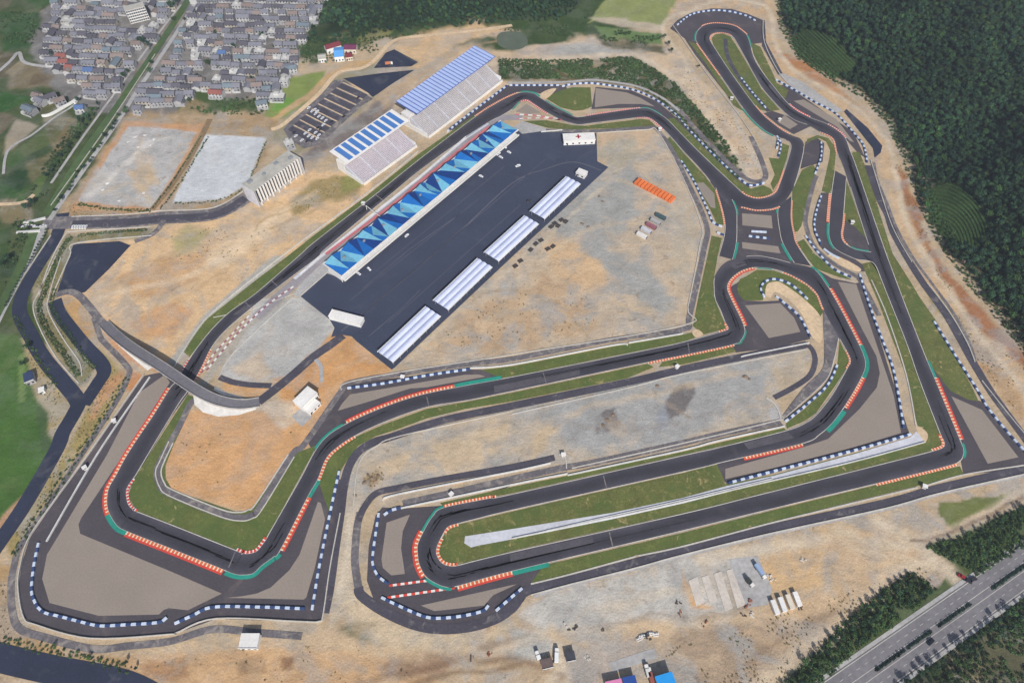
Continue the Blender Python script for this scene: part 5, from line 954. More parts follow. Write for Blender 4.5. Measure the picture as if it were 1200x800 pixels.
# ------------------------------------------------------------------ tyre barriers: belted bundles in navy and white
bun = {m.name: MB().cham(-1.5, -.8, 0, 1.5, .8, 1.2, .14).mesh('tyre_bundle', m) for m in (M_NAVY, M_BELT)}
def barrier(pts, lab, smooth=6, step=3.1, mats=(M_BELT, M_NAVY), name='tyre_barrier'):
    c = resample(np.array([tuple(p)[:2] for p in wpts(spline(pts, smooth))]), step)
    r = empty(name, (c[0][0], c[0][1], 0), 0, lab, 'tyre barrier')
    for i in range(len(c) - 1):
        mid, d = (c[i] + c[i + 1]) / 2, c[i + 1] - c[i]; m = mats[i % 2]
        link_mesh('tyre_bundle', bun[m.name], r, (mid[0] - c[0][0], mid[1] - c[0][1], .04), math.atan2(d[1], d[0]), (np.linalg.norm(d) / 3.06, 1, 1))
BW = 'blue and white tyre barrier '
for p, lab in [([(46,636),(44,644.5),(40,666),(37.7,691),(40,701),(45,711),(53.6,718),(67,721),(104,730.5),(119,733),(142,732),(186,729),(196,723)], 'wrapping the far side of the big gravel trap'),
 ([(205,730.5),(227,720.4),(250,711),(307,711),(357.5,713)], 'below the wedge-shaped gravel trap'), ([(366,714.6),(369,696),(374,666),(386,606),(397.7,552)], 'up the east side of the wedge-shaped gravel trap'),
 ([(444,601),(437,650),(437.7,663.7),(443.5,675),(455,684)], 'west of the upright hairpin gravel trap'), ([(447,699.7),(462,707),(484,717),(500.5,723),(517,724),(542,721.4),(566,715.6),(572.5,709)], 'south of the bottom hairpin'),
 ([(581,715.6),(600,699),(612,689)], 'short, sloping up to the southern perimeter road'), ([(450,603.5),(458.6,597.7),(470,595)], 'short, at the top of the upright hairpin trap'), ([(407,455),(450,449.4),(500.5,440),(551,432.7)], 'beside the thin curved gravel trap'),
 ([(524,155),(545,138),(594,101)], 'in front of the longer grandstand'), ([(597,100.5),(655,100.5)], 'along the lane below the shrub bank'), ([(658.6,102),(667,99.7),(687,98),(707,99.7),(740.7,105.5),(767.5,117),(792,135),(808.5,154),(837.8,183.7),(868.8,212),(880.5,218),(895.6,214.6)], 'long and curving down from the grass oval'),
 ([(793.5,30),(810,17.6),(833.7,13),(854,14),(874,19),(885,25)], 'arching behind the top hairpin'), ([(909,94),(936,109),(954,120),(978.7,133.5),(1000.5,157),(1012,172),(1015.6,191)], 'outside the north-east bend'), ([(962,167),(962,183.7),(955,204)], 'short, inside the curved grass rim'),
 ([(962,230),(955,253.6),(954.5,270),(962,287)], 'bowed, beside the hairpin link'), ([(943.6,277),(958.6,297),(977,315.6),(997,325)], 'sloping below the hairpin link sand strip'), ([(1007,322),(1018.6,358.5),(1032,395),(1045.5,430.5),(1052,462),(1058.6,502)], 'down the east edge of the triangular gravel bed'),
 ([(1067,508.7),(1000,528),(907,552),(853,566)], 'along the top of the pale apron'), ([(1094,377),(1119,417),(1147.6,462),(1156,477),(1177.6,503.7),(1203,532)], 'on the far eastern side below the hill track'), ([(980.7,428),(969,452),(944,475),(920,494)], 'in the grass crescent of the eastern bend'),
 ([(909,347.6),(920.6,357),(937,372),(949,395)], 'between square gravel trap and sand bed'), ([(798,189),(813.5,214),(830,249),(835,261),(846,266)], 'beside the narrow strip west of the cross road'), ([(877,277),(902,280)], 'short, in the middle of the cross-road island'), ([(840,272.7),(848,276)], 'very short, at the west mouth of the cross road'),
 ([(868,92),(882,110),(897,127)], 'thin, beside the inner road of the top hairpin'), ([(910,175),(912,163)], 'very short, beside the upper marshal corner'), ([(910,160),(915,170),(912,184)], 'short pair piece on the small grass patch')]: barrier(p, BW + lab)
barrier([(895.5,348.5),(891,338.4),(897,330),(909,327.5),(927,334),(946,351)], 'mostly white tyre barrier hooked round the sand bed', mats=(M_BELT, M_NAVY))
barrier([(965,292),(973,298),(983,303)], 'short white tyre barrier on the hairpin link sand strip', mats=(M_BELT, M_BELT))
barrier([(880,271.5),(898,272.5)], 'short white tyre barrier backing the cross-road island', mats=(M_BELT, M_BELT))

# ------------------------------------------------------------------ concrete walls and fences
for p, lab, h, t in [([(400,457),(408,448),(484,433.5),(600,415.5),(800,381.5),(806,360),(820,288),(822,265),(800,208),(771,155),(756,152.5),(700,156)], 'long pale kerb wall round the paddock dirt', .5, .7),
 ([(551,431.5),(600,427.5),(717,405),(735.7,404.6)], 'white wall along the back straight, western piece', 1.1, .8), ([(736.5,402),(800,391.2)], 'white wall along the back straight, eastern piece', 1.1, .8),
 ([(470,595.5),(600,568),(665,555)], 'white wall above the bottom hairpin', 1.1, .8), ([(665,557),(800,527.6),(840,517),(919,499.6)], 'white wall along the infield, eastern piece', 1.1, .8),
 ([(448.6,586),(467,579),(600,552.8),(645,542.7)], 'white wall along the infield dirt, western piece', 1.1, .8), ([(600,485),(735,454.5),(800,438),(946,409)], 'thin pale wall south of the infield service road', .5, .6), ([(414,600),(418,555),(426,534),(442,522),(470,510.5),(600,481.5)], 'thin pale wall curving round the infield dirt', .5, .6),
 ([(176,442),(114,533),(55,634.5)], 'grey-white wall beside the big gravel trap', 1.1, .8), ([(169,439),(102,535),(63.6,587.6),(35,629.5),(25,661),(22,688),(28.5,723),(43.5,732),(107,747.7),(200,743),(208,741),(253.6,724.6),(351,728),(374,728),(379,719.6),(387,665),(399,601)], 'pale perimeter wall round the bottom-left bends', 1.2, .5),
 ([(670,548.5),(780,524),(905,494),(914,489),(908,474),(898,466)], 'pale kerb wall between infield dirt and dark strip', .5, .8), ([(664,549),(662,535),(655,532)], 'short pale kerb wall by the infield marshal post', .5, .8),
 ([(600,631),(680,614),(770,595),(880,569),(1000,541),(1084,518)], 'white wall down the middle of the pale apron', 1.0, .6), ([(640,622),(717,604.5),(800,586),(905,561)], 'second white wall on the pale apron', .9, .5),
 ([(1021,328),(1040,372),(1062,440),(1073.5,500)], 'thin sandy kerb wall beside the eastern straight verge', .4, .9), ([(948,402),(880,415.5),(868,418.5)], 'short white wall at the end of the infield service road', 1.0, .7),
 ([(204,431),(233,385),(262,355),(335,297),(430,227),(490,178)], 'pale debris wall behind the turf strip', 1.2, .7), ([(622,697),(668,684.5),(742,666),(800,650),(900,625.5),(1037,595.5),(1100,578),(1200,555.5)], 'pale wall along the southern perimeter road', .8, .5),
 ([(622,684),(667,673),(744,652)], 'thin sandy kerb wall under the southern verge, western piece', .4, .9), ([(748,651),(800,640),(900,613.5),(980,594),(1075,571)], 'thin sandy kerb wall under the southern verge, middle piece', .4, .9), ([(1085,569),(1130,556),(1200,545)], 'thin sandy kerb wall under the southern verge, corner piece', .4, .9),
 ([(198,517),(188,539),(182.5,553),(187,570),(199,581),(258,605),(282,610),(296,607),(307,597),(345,535)], 'pale kerb wall outside the sandy infield road', .4, .7), ([(203,519),(193,540),(189,553),(193,566),(203,574),(260,597),(281,600),(291,597),(300,590),(338,532)], 'pale kerb wall inside the sandy infield road', .4, .9),
 ([(894,24),(896,52),(914,88),(930,104)], 'pale wall east of the top hairpin', 1.0, .7), ([(788,30),(800,47),(830,90),(866,136),(885,165)], 'dark-footed wall west of the top hairpin', 1.0, .6), ([(1020,188),(1036,240),(1048,272),(1068,307)], 'pale wall between the two eastern service roads', .9, .6), ([(1086,332),(1112,366),(1132,400),(1142,424)], 'pale wall beside the eastern drain road', .9, .7),
 ([(1150,446),(1180,484),(1205,514)], 'pale wall above the far eastern tyre barrier', .9, .6), ([(352,347),(383,320)], 'low rail at the pit exit apron', 1.0, .3), ([(634,155),(659,153)], 'white wall left of the medical centre', 1.2, .6),
 ([(62,345),(82,300),(90,285),(178,276)], 'pale kerb wall round the dark lot', .4, .9), ([(46,345),(58,310),(76,276),(90,271),(176,266)], 'pale kerb wall along the planted bank', .4, .9), ([(84,254),(150,251),(190,247),(250,243.5),(285,224)], 'pale kerb wall north of the office road', .4, .9),
 ([(66,300),(46,342),(39,360),(47,385),(66,419),(92,449)], 'pale kerb wall between dark road and planted bank', .4, .8), ([(72,300),(58,345),(57,365),(75,398),(93,424),(96,440)], 'pale kerb wall along the planted bank middle', .4, .8), ([(14,345),(60,276)], 'pale parapet wall of the canal lane', .8, .8), ([(60,241),(104,180),(140,128),(182,64)], 'pale canal wall on the village side', .8, .6), ([(250,372),(296,362),(345,344)], 'faint kerb wall north of the gravel pad', .3, .6), ([(258,440),(270,418),(300,388),(344,348)], 'pale kerb wall along the gravel pad', .4, .7)]:
    wall('concrete_wall', p, h, max(t, .6), M_WALLC if 'white' in lab else mat('kerb_concrete', (192, 186, 176), .9, .14, .6, .12, .1), lab)
wall('pit_wall', [(352,321),(371,304),(462,231),(490,209),(546,161)], 1.2, .6, M_WALLC, 'straight grey pit wall between pit lane and main straight', smooth=0, z0=.2)
# canal bridge parapets
for p, lab in [([(28,262),(54,256)], 'pale parapet on the upstream side of the canal bridge'), ([(20,273),(48,271)], 'pale parapet on the downstream side of the canal bridge')]: wall('bridge_parapet', p, 1.2, 2.2, M_WALLC, lab, 'parapet', 0)

# ------------------------------------------------------------------ vehicles
bodym, cabm, tyrem = {}, MB().cham(-1.15, -.76, .85, .95, .76, 1.45, .18).mesh('cabin', M_GLASS), MB().cham(-.33, -.1, 0, .33, .1, .64, .1).mesh('wheel', mat('rubber', (30, 30, 32), .9, 0, 1, 0, 1))
rimm = MB().cham(-.2, -.03, .14, .2, .03, .5, .02).mesh('rim', M_STEEL)
def car(x, y, rz, rgb, lab, grp=None, s=1.0):
    k = 'paint_%d_%d_%d' % rgb
    if k not in bodym: bodym[k] = MB().cham(-2.2, -.88, .3, 2.2, .88, .92, .15).cham(-1.05, -.70, 1.42, .85, .70, 1.5, .05).mesh('body', mat(k, rgb, .3, 0, 1, 0, 1, spec=.5))
    p = W(x, y); r = empty('car', (p.x, p.y, .12), rz, lab, 'car', grp); r.scale = (s, s, s)
    link_mesh('body', bodym[k], r); link_mesh('cabin', cabm, r)
    for a in (-1.35, 1.35):
        for b_ in (-.84, .84): wo = link_mesh('wheel', tyrem, r, (a, b_, 0)); link_mesh('rim', rimm, wo, (0, .11 if b_ > 0 else -.11, 0))
    return r
rowd = (W(372, 167) - W(338, 149)); ra = math.atan2(rowd.y, rowd.x) + math.pi / 2
for x, y in [(366,131),(370,134),(374,137),(378,139),(369,129),(372,131),(362,127),(382,142),(358,157),(362,160),(366,162),(370,156),(374,159),(363,153),(347,160),(354,165),(372,163),(379,147)]:
    car(x, y, ra + random.uniform(-.06, .06), (224, 226, 230), 'white car parked in the strip-planted car park', 'white cars in the car park', .95)
for x, y in [(373,150),(376,152),(389,143),(403,137),(420,115),(345,156),(360,166)]: car(x, y, ra, (42, 44, 52), 'dark car parked in the strip-planted car park', 'dark cars in the car park', .95)
pd = (W(606, 162) - W(405, 331)); pa = math.atan2(pd.y, pd.x)
for k in range(6):
    t = random.random(); car(405 + 201 * t + random.uniform(1, 8), 331 - 169 * t + random.uniform(0, 6), pa + random.choice((1.57, 1.4, 1.7, 0)), (232, 232, 236), 'white car parked along the garage front of the pit building', 'white cars along the pit building')
for x, y, a, c_, lab in [(607,195,.5,(236,236,238),'white car alone on the open paddock'),(591,173,-.6,(236,236,238),'white car parked near the pit building, upper one'),(584,181,.9,(232,232,236),'white car parked near the pit building, lower one'),(1090,752,.6,(30,34,42),'dark car driving on the highway carriageway nearest the site edge'),(620,236,.4,(60,60,64),'dark car on the dirt beside the third canopy')]: car(x, y, a, c_, lab, None, 1.15)
for k, (x, y, a) in enumerate([(1127,676,2.5), (1133,680,2.6), (1139,679,.3)]): car(x, y, a, [(150,40,44),(44,44,50),(52,48,52)][k], ['red car', 'dark car turning', 'dark car waiting'][k] + ' at the gravel mouth onto the highway', None, 1.25)
for k in range(9): car(25 + k * 3.4, 265 + (k % 2) * 1.2, .05, (214, 214, 212) if k % 3 else (44, 46, 52), 'pale car stopped on the canal bridge road' if k % 3 else 'dark car stopped on the canal bridge road', 'pale cars on the canal bridge' if k % 3 else 'dark cars on the canal bridge')
for k in range(6): car(86 + k * 3.0, 266.5, 1.5, (228, 228, 226), 'white car parked along the office road corner', 'white cars by the office road')
def truck(x, y, rz, rgb, lab, L=8.0):
    p = W(x, y); r = empty('lorry', (p.x, p.y, .1), rz, lab, 'lorry'); m = mat('lorry_%d_%d_%d' % rgb, rgb, .5, .08, .5, 0, 1)
    MB().box(-L / 2, -1.2, .9, L / 2 - 2.4, 1.2, 1.2).obj('bed', M_DKST, r); MB().cham(-L / 2, -1.2, 1.2, L / 2 - 2.5, 1.2, 3.2, .1).obj('box', m, r); MB().cham(L / 2 - 2.2, -1.15, .6, L / 2, 1.15, 2.8, .25).obj('cab', M_WHITE, r); MB().box(L / 2 - .9, -1.0, 1.7, L / 2 + .02, 1.0, 2.4).obj('windscreen', M_GLASS, r)
    wm = MB().cham(-.5, -.15, 0, .5, .15, 1.0, .15).mesh('wheel', MATS['rubber'])
    for a in (-L / 2 + 1, -L / 2 + 2.2, L / 2 - 1.2):
        for b_ in (-1.1, 1.1): link_mesh('wheel', wm, r, (a, b_, 0))
truck(762, 793, 1.75, (150, 84, 72), 'lorry with dull red load box beside the bright blue shed', 10); truck(758, 786, 1.75, (210, 208, 204), 'white lorry parked behind the dull red one', 7)
truck(652, 768, 1.5, (226, 226, 224), 'white lorry on the works track'); truck(890, 670, -1.1, (150, 170, 200), 'pale blue lorry at the edge of the concrete pad', 10); truck(456, 76, .2, (196, 120, 80), 'orange lorry in the small dark lot', 8); truck(878, 683, -1.0, (60, 64, 60), 'dark lorry on the concrete pad', 6); truck(630, 768, 1.9, (226, 226, 224), 'small white lorry left of the works track', 5)

# ------------------------------------------------------------------ the village
WALLS = [mat('whitewash', (186, 185, 184), .85, .1, .5, .08, .1), mat('old_white_render', (160, 159, 160), .9, .12, .4, .1, .1), mat('dull_cream_render', (176, 168, 156), .85, .1, .5, .08, .1), mat('dull_grey_render', (140, 140, 142), .85, .1, .5, .08, .1)]
ROOFS = {'grey': mat('grey_tiles', (118, 118, 126), .9, .14, .5, .1, .1, per_obj=.14), 'dark': mat('dark_tiles', (88, 86, 94), .9, .14, .5, .1, .1, per_obj=.14), 'brown': mat('weathered_tiles', (132, 118, 112), .9, .15, .5, .1, .1, per_obj=.14), 'teal': mat('teal_tiles', (110, 122, 130), .8, .12, .5, .1, .1, per_obj=.1), 'blue': mat('blue_tiles', (84, 108, 150), .7, .1, .5, .08, .1), 'red': mat('red_tiles', (142, 88, 80), .8, .12, .5, .1, .1), 'flat': mat('pale_flat_roof', (188, 186, 182), .9, .15, .5, .1, .1, per_obj=.1)}
HK = {}
def house_kit(size, wi, roof):
    k = (size, wi, roof)
    if k in HK: return HK[k]
    L, D, h = ((8.4, 7.4, 5.2), (10.6, 7.6, 5.5), (14, 7.8, 5.6))[size]
    wmb = MB().box(-L / 2, -D / 2, 0, L / 2, D / 2, h)
    if roof != 'flat': wmb.poly([(-L / 2, -D / 2, h), (-L / 2, 0, h + 1.8), (-L / 2, D / 2, h)]).poly([(L / 2, -D / 2, h), (L / 2, D / 2, h), (L / 2, 0, h + 1.8)])
    for f in (1.0, 3.8):
        nw = int(L / 3.2)
        for i in range(nw): x = -L / 2 + (i + .5) * L / nw; wmb.box(x - .7, -D / 2 - .06, f, x + .7, -D / 2 + .05, f + 1.4, 1)
    w_ = wmb.mesh('wall', [WALLS[wi], M_GLASS])
    r_ = (MB().gable(-L / 2, -D / 2, L / 2, D / 2, h, h + 1.8, .45) if roof != 'flat' else MB().box(-L / 2 - .2, -D / 2 - .2, h + .004, L / 2 + .2, D / 2 + .2, h + .3).box(-L / 4, 0, h + .3, L / 8, D / 2, h + 2.4)).mesh('roof', ROOFS[roof])
    a_ = MB().box(-L / 2, -D / 2 - 2.4, 0, L / 2, -D / 2 - 2.2, 1.9).box(-L / 2, -D / 2 - 2.18, 0, -L / 2 + 2.6, -D / 2 - .02, 2.7).mesh('yard_wall', WALLS[0 if wi > 1 else 1])
    HK[k] = (w_, r_, a_); return HK[k]
SZN = ('small', 'mid-sized', 'long'); WLN = ('white', 'off-white', 'cream', 'grey'); RFN = {'grey': 'grey-tiled', 'dark': 'dark-tiled', 'brown': 'brown-tiled', 'teal': 'teal-roofed', 'blue': 'blue-roofed', 'red': 'red-roofed', 'flat': 'flat-roofed'}
def house(p, rz, size, wi, roof, label=None, grp='village houses in rows', zs=1.0):
    r = empty('village_house', (p[0], p[1], tz(p[0], p[1])), rz, label, 'house', grp); r.scale = (1, 1, zs)
    for nm_, m_ in zip(('wall', 'roof', 'yard_wall'), house_kit(size, wi, roof)): link_mesh(nm_, m_, r)
hr = random.Random(3); VIL = [([(66,90),(44,62),(60,24),(66,-14),(212,-14),(200,18),(180,48),(152,90),(130,122),(112,122),(100,106)], -4.0), ([(228,-14),(394,-14),(370,30),(352,62),(340,100),(324,120),(300,116),(262,110),(240,104),(212,128),(160,132),(172,106),(196,72),(220,32)], -1.5)]
HS = []
for vi, (poly, tilt) in enumerate(VIL):
    wp = np.array([tuple(W(x, y))[:2] for x, y in poly]); y_ = wp[:, 1].min()
    ang = math.radians(tilt)
    while y_ < wp[:, 1].max() + 40:
        x_ = wp[:, 0].min() - 5 + hr.uniform(0, 8); wob = hr.uniform(-.05, .05)
        while x_ < wp[:, 0].max() + 5:
            size = hr.choice((0, 0, 0, 1, 1, 2)); Lh = (8.4, 10.6, 14)[size]
            px_, py_ = x_ + Lh / 2, y_ + (x_ - wp[:, 0].mean()) * math.tan(ang) + hr.uniform(-1.5, 1.5)
            ok = inside(np.array([px_]), np.array([py_]), wp)[0]
            u, v_ = to_px(np.array([px_]), np.array([py_]), np.array([0.0])); u, v_ = u[0], v_[0]
            if math.hypot(u - 163, (v_ - 24) * 1.6) < 18 or math.hypot(u - 243, (v_ - 92) * 1.4) < 14 or math.hypot(u - 172, v_ - 56) < 8 or math.hypot(u - 246, v_ - 76) < 7: ok = False
            if ok and hr.random() < .94:
                roof = hr.choices(('grey', 'dark', 'brown', 'teal', 'flat', 'blue', 'red'), (56, 24, 14, 5, 9, .6, .9))[0]
                HS.append(((px_, py_), ang + wob + hr.uniform(-.09, .09) + (math.pi / 2 if hr.random() < .1 else 0), size, hr.choices((0, 1, 2, 3), (3, 5, 2, 3))[0], roof, hr.uniform(.8, 1.12), vi))
            x_ += Lh + hr.choice((.2, .2, .6, 1.6, 3.5))
        y_ += hr.uniform(11.6, 13.4)
HS.sort(key=lambda h: h[0][1]); nh = len(HS); rest = MB(); restm = WALLS[:2] + [ROOFS['grey'], ROOFS['dark']]
for i, (p, a, sz, wi, rf, zs, vi) in enumerate(HS):
    if i < 285: house(p, a, sz, wi, rf, '%s %s village house with %s walls %s of the canal' % (SZN[sz], RFN[rf], WLN[wi], ('west', 'east')[vi]), zs=zs); continue
    L_, D_, h_ = (8.4, 10.6, 14)[sz], 7.6, 5.4 * zs; b0 = len(rest.v)      # the far end of the village, past the nearest three hundred
    rest.box(-L_ / 2, -D_ / 2, 0, L_ / 2, D_ / 2, h_, wi % 2); rest.gable(-L_ / 2, -D_ / 2, L_ / 2, D_ / 2, h_, h_ + 1.8, .35, .2, 2 + i % 2)
    for k in range(b0, len(rest.v)): x, y, z = rest.v[k]; rest.v[k] = (p[0] + x * math.cos(a) - y * math.sin(a), p[1] + x * math.sin(a) + y * math.cos(a), z)
if rest.v: tag(rest.obj('far_village_roofs', restm), 'far end of the village, crowded grey roofs at the top', 'houses', None, 'stuff')
print('houses', nh)
for x, y, a, s, wi, rf, lab in [(75,70,-.1,1,2,'red','red-roofed house at the west edge of the village'),(84,83,-.1,0,2,'red','red-roofed house with cream walls below the first red one'),(37,132,-.45,2,3,'teal','teal-grey roofed farmhouse at the west end of the farm cluster'),(50,122,-.45,1,1,'grey','grey farmhouse in the middle of the farm cluster'),(62,117,.65,1,3,'dark','dark-roofed farmhouse with side courtyard in the farm cluster'),(72,122,.65,1,3,'brown','brown-roofed farm range by the curved white wall'),(46,116,-.4,0,2,'brown','tan-roofed farm shed at the field edge'),(255,113,-.1,2,0,'red','red-roofed long house beside the allotments'),(232,98,-.05,2,2,'brown','low brown-roofed row house by the school yard'),(96,130,.1,0,0,'blue','lone house with blue lean-to roof beside the canal trees'),(262,66,0,0,0,'blue','square bright blue roofed house in the eastern village'),(308,125,.3,1,0,'teal','pale teal-roofed house at the south-east end of the village'),(343,84,.2,1,0,'teal','pale green-roofed house on the bank road'),(340,172,.5,0,1,'flat','white gatehouse by the office road end'),(184,118,0,2,3,'teal','long teal-roofed house at the village corner by the gravel lot')]:
    p = W(x, y); house((p.x, p.y), a, s, wi, rf, lab, 'outlying houses')
wall('curved_wall', [(50,137),(60,135),(80,124),(90,118),(88,122)], 2.2, 1.6, M_PLAST, 'curved white yard wall round the farm cluster')

# ------------------------------------------------------------------ plants
def leaf_mat(name, rgb, spread=.35):
    m = bpy.data.materials.new(name); m.use_nodes = True; n, l = m.node_tree.nodes, m.node_tree.links; b = n['Principled BSDF']; b.inputs['Roughness'].default_value = .75; b.inputs['Specular IOR Level'].default_value = .15
    oi = n.new('ShaderNodeObjectInfo'); g = n.new('ShaderNodeNewGeometry'); t = n.new('ShaderNodeTexNoise'); t.inputs['Scale'].default_value = .35; l.new(g.outputs['Position'], t.inputs['Vector'])
    t2 = n.new('ShaderNodeTexNoise'); t2.inputs['Scale'].default_value = .018; t2.inputs['Detail'].default_value = 3; l.new(g.outputs['Position'], t2.inputs['Vector'])
    h = n.new('ShaderNodeHueSaturation'); h.inputs['Color'].default_value = S(*rgb) + (1,)
    def mr(s, a, b_, c, d):
        r = n.new('ShaderNodeMapRange'); r.inputs[1].default_value = a; r.inputs[2].default_value = b_; r.inputs[3].default_value = c; r.inputs[4].default_value = d; l.new(s, r.inputs[0]); return r.outputs[0]
    m1 = n.new('ShaderNodeMath'); m1.operation = 'MULTIPLY'; l.new(mr(oi.outputs['Random'], 0, 1, 1 - spread, 1 + spread), m1.inputs[0]); l.new(mr(t.outputs[0], .3, .7, .84, 1.16), m1.inputs[1])
    m2 = n.new('ShaderNodeMath'); m2.operation = 'MULTIPLY'; l.new(m1.outputs[0], m2.inputs[0]); l.new(mr(t2.outputs[0], .35, .65, .7, 1.3), m2.inputs[1])
    l.new(m2.outputs[0], h.inputs['Value']); l.new(mr(oi.outputs['Random'], 0, 1, .485, .515), h.inputs['Hue'])
    l.new(h.outputs[0], b.inputs['Base Color']); MATS[name] = m; return m
M_BARK = mat('bark', (92, 78, 64), .95, .2, .6, 0, 1)
def crown_mesh(name, m, R, Hc, zc, n, ls, seed, lobes=5):
    """a crown of many small leaf sprays spread through an uneven volume"""
    g = np.random.default_rng(seed); lb = [(0, 0, 0, .62)] + [(math.cos(a) * .45, math.sin(a) * .45, g.uniform(-.35, .4), g.uniform(.35, .55)) for a in g.uniform(0, 6.28, lobes)]
    v, f = [], []
    while len(f) < n:
        q = lb[g.integers(len(lb))]; d = g.normal(size=3); d /= np.linalg.norm(d); r = q[3] * (g.uniform(.45, 1) ** .4)
        p = np.array(q[:3]) + d * r
        if p[2] < -.75: continue
        c = p * (R, R, Hc / 2) + (0, 0, zc); nr = d + g.normal(size=3) * .55 + (0, 0, .35); nr /= np.linalg.norm(nr)
        t = np.cross(nr, g.normal(size=3)); t /= np.linalg.norm(t) + 1e-6; bt = np.cross(nr, t); s = ls * g.uniform(.6, 1.25); b0 = len(v)
        v += [c + t * s, c + bt * s * .7, c - t * s * .8, c - bt * s * .65]; f.append([b0, b0 + 1, b0 + 2, b0 + 3])
    me = bpy.data.meshes.new(name); me.from_pydata([tuple(p) for p in v], [], f); me.materials.append(m); me.update(); return me
def trunk_mesh(h, r):
    mb = MB().cyl(0, 0, 0, h, r, 6, 0, r * .55)
    for a in (0.4, 2.5, 4.6):
        b0 = len(mb.v); x, y = math.cos(a) * h * .35, math.sin(a) * h * .35
        mb.v += [(r * .4, 0, h * .6), (-r * .2, r * .35, h * .6), (-r * .2, -r * .35, h * .6), (x, y, h * 1.15)]; mb.f += [[b0, b0 + 1, b0 + 3], [b0 + 1, b0 + 2, b0 + 3], [b0 + 2, b0, b0 + 3]]; mb.m += [0] * 3
    return mb.mesh('trunk', M_BARK)
M_LF = [leaf_mat('forest_leaves', (50, 77, 52), .24), leaf_mat('pine_leaves', (40, 64, 50), .24), leaf_mat('light_leaves', (64, 90, 50)), leaf_mat('shrub_leaves', (72, 94, 54)), leaf_mat('tea_leaves', (76, 106, 58), .15), leaf_mat('dry_weeds', (128, 116, 78), .4)]
def kit(name, specs):
    c = bpy.data.collections.new(name)
    for i, (m, R, Hc, zc, n_, ls, th) in enumerate(specs):
        me = crown_mesh('%s_crown' % name, m, R, Hc, zc, n_, ls, 100 + i * 7 + len(name))
        if th:   # the stem joins the crown's mesh as a second material
            tm = trunk_mesh(th, .22); bm = bmesh.new(); bm.from_mesh(me); k0 = len(bm.faces); bm.from_mesh(tm); bm.faces.ensure_lookup_table()
            for fc in bm.faces[k0:]: fc.material_index = 1
            bm.to_mesh(me); bm.free(); me.materials.append(M_BARK)
        c.objects.link(bpy.data.objects.new('%s_plant' % name, me))
    return c
K_FOR = kit('forest', [(M_LF[0], 3.6, 6.5, 5.2, 260, .62, 3), (M_LF[0], 4.2, 6.0, 5.0, 300, .66, 3), (M_LF[1], 2.6, 8.5, 5.6, 240, .55, 3), (M_LF[2], 3.8, 5.5, 4.6, 260, .62, 3), (M_LF[0], 3.0, 7.5, 5.4, 250, .58, 3), (M_LF[1], 3.2, 7.0, 5.2, 250, .58, 3)])
K_SHR = kit('shrub', [(M_LF[3], 1.5, 1.8, .8, 70, .36, 0), (M_LF[0], 1.2, 1.5, .7, 60, .32, 0), (M_LF[3], 1.9, 2.2, 1.0, 90, .38, 0), (M_LF[2], 1.3, 1.4, .6, 60, .32, 0)])
K_TEA = kit('tea', [(M_LF[4], 1.0, 1.5, .6, 60, .26, 0), (M_LF[4], .9, 1.3, .5, 55, .25, 0)])
K_WEED = kit('weed', [(M_LF[5], .8, .8, .3, 26, .24, 0), (M_LF[3], .9, .9, .35, 28, .24, 0), (M_LF[5], 1.2, .7, .3, 34, .26, 0)])
def stuff(name, pts, smin, smax, coll, label, cat):
    """one mass of plants nobody could count: a kit plant on every point"""
    me = bpy.data.meshes.new(name); me.from_pydata([tuple(p) for p in pts], [], []); o = bpy.data.objects.new(name, me); COL.objects.link(o)
    ng = bpy.data.node_groups.new(name, 'GeometryNodeTree'); ng.interface.new_socket('Geometry', in_out='INPUT', socket_type='NodeSocketGeometry'); ng.interface.new_socket('Geometry', in_out='OUTPUT', socket_type='NodeSocketGeometry')
    n, l = ng.nodes, ng.links; gi, go = n.new('NodeGroupInput'), n.new('NodeGroupOutput'); ip = n.new('GeometryNodeInstanceOnPoints'); ci = n.new('GeometryNodeCollectionInfo')
    ci.inputs['Collection'].default_value = coll; ci.inputs['Separate Children'].default_value = True; ci.inputs['Reset Children'].default_value = True
    rv = n.new('FunctionNodeRandomValue'); rv.data_type = 'FLOAT_VECTOR'; rv.inputs[0].default_value = (-.08, -.08, 0); rv.inputs[1].default_value = (.08, .08, 6.283)
    rs = n.new('FunctionNodeRandomValue'); rs.data_type = 'FLOAT'; rs.inputs[2].default_value = smin; rs.inputs[3].default_value = smax; rs.inputs['Seed'].default_value = 4
    l.new(gi.outputs[0], ip.inputs['Points']); l.new(ci.outputs[0], ip.inputs['Instance']); ip.inputs['Pick Instance'].default_value = True
    l.new(rv.outputs[0], ip.inputs['Rotation']); l.new(rs.outputs[1], ip.inputs['Scale']); l.new(ip.outputs[0], go.inputs[0])
    md = o.modifiers.new('plants', 'NODES'); md.node_group = ng
    return tag(o, label, cat, None, 'stuff')
def grid_pts(x0, x1, y0, y1, step, seed):
    g = np.random.default_rng(seed); X, Y = np.meshgrid(np.arange(x0, x1, step), np.arange(y0, y1, step))
    return (X + g.uniform(-.45, .45, X.shape) * step).ravel(), (Y + g.uniform(-.45, .45, X.shape) * step).ravel()
TERR_ = [[(1085,224),(1100,217),(1114,214),(1132,224),(1146,238),(1157,262),(1153,280),(1140,292),(1118,288),(1102,276),(1088,256)], [(924,47),(944,35),(964,38),(984,48),(1002,74),(996,90),(968,92),(938,70)]]
X, Y = grid_pts(150, 1000, 250, 1350, 3.7, 1); Z = terrain(X, Y); u, v_ = to_px(X, Y, Z)
m = (Z > .5) & (u < 1290) & (u > 860) & (v_ > -90) & (v_ < 560) & (X > 150)
for t in TERR: m &= ~inside(u, v_, t)
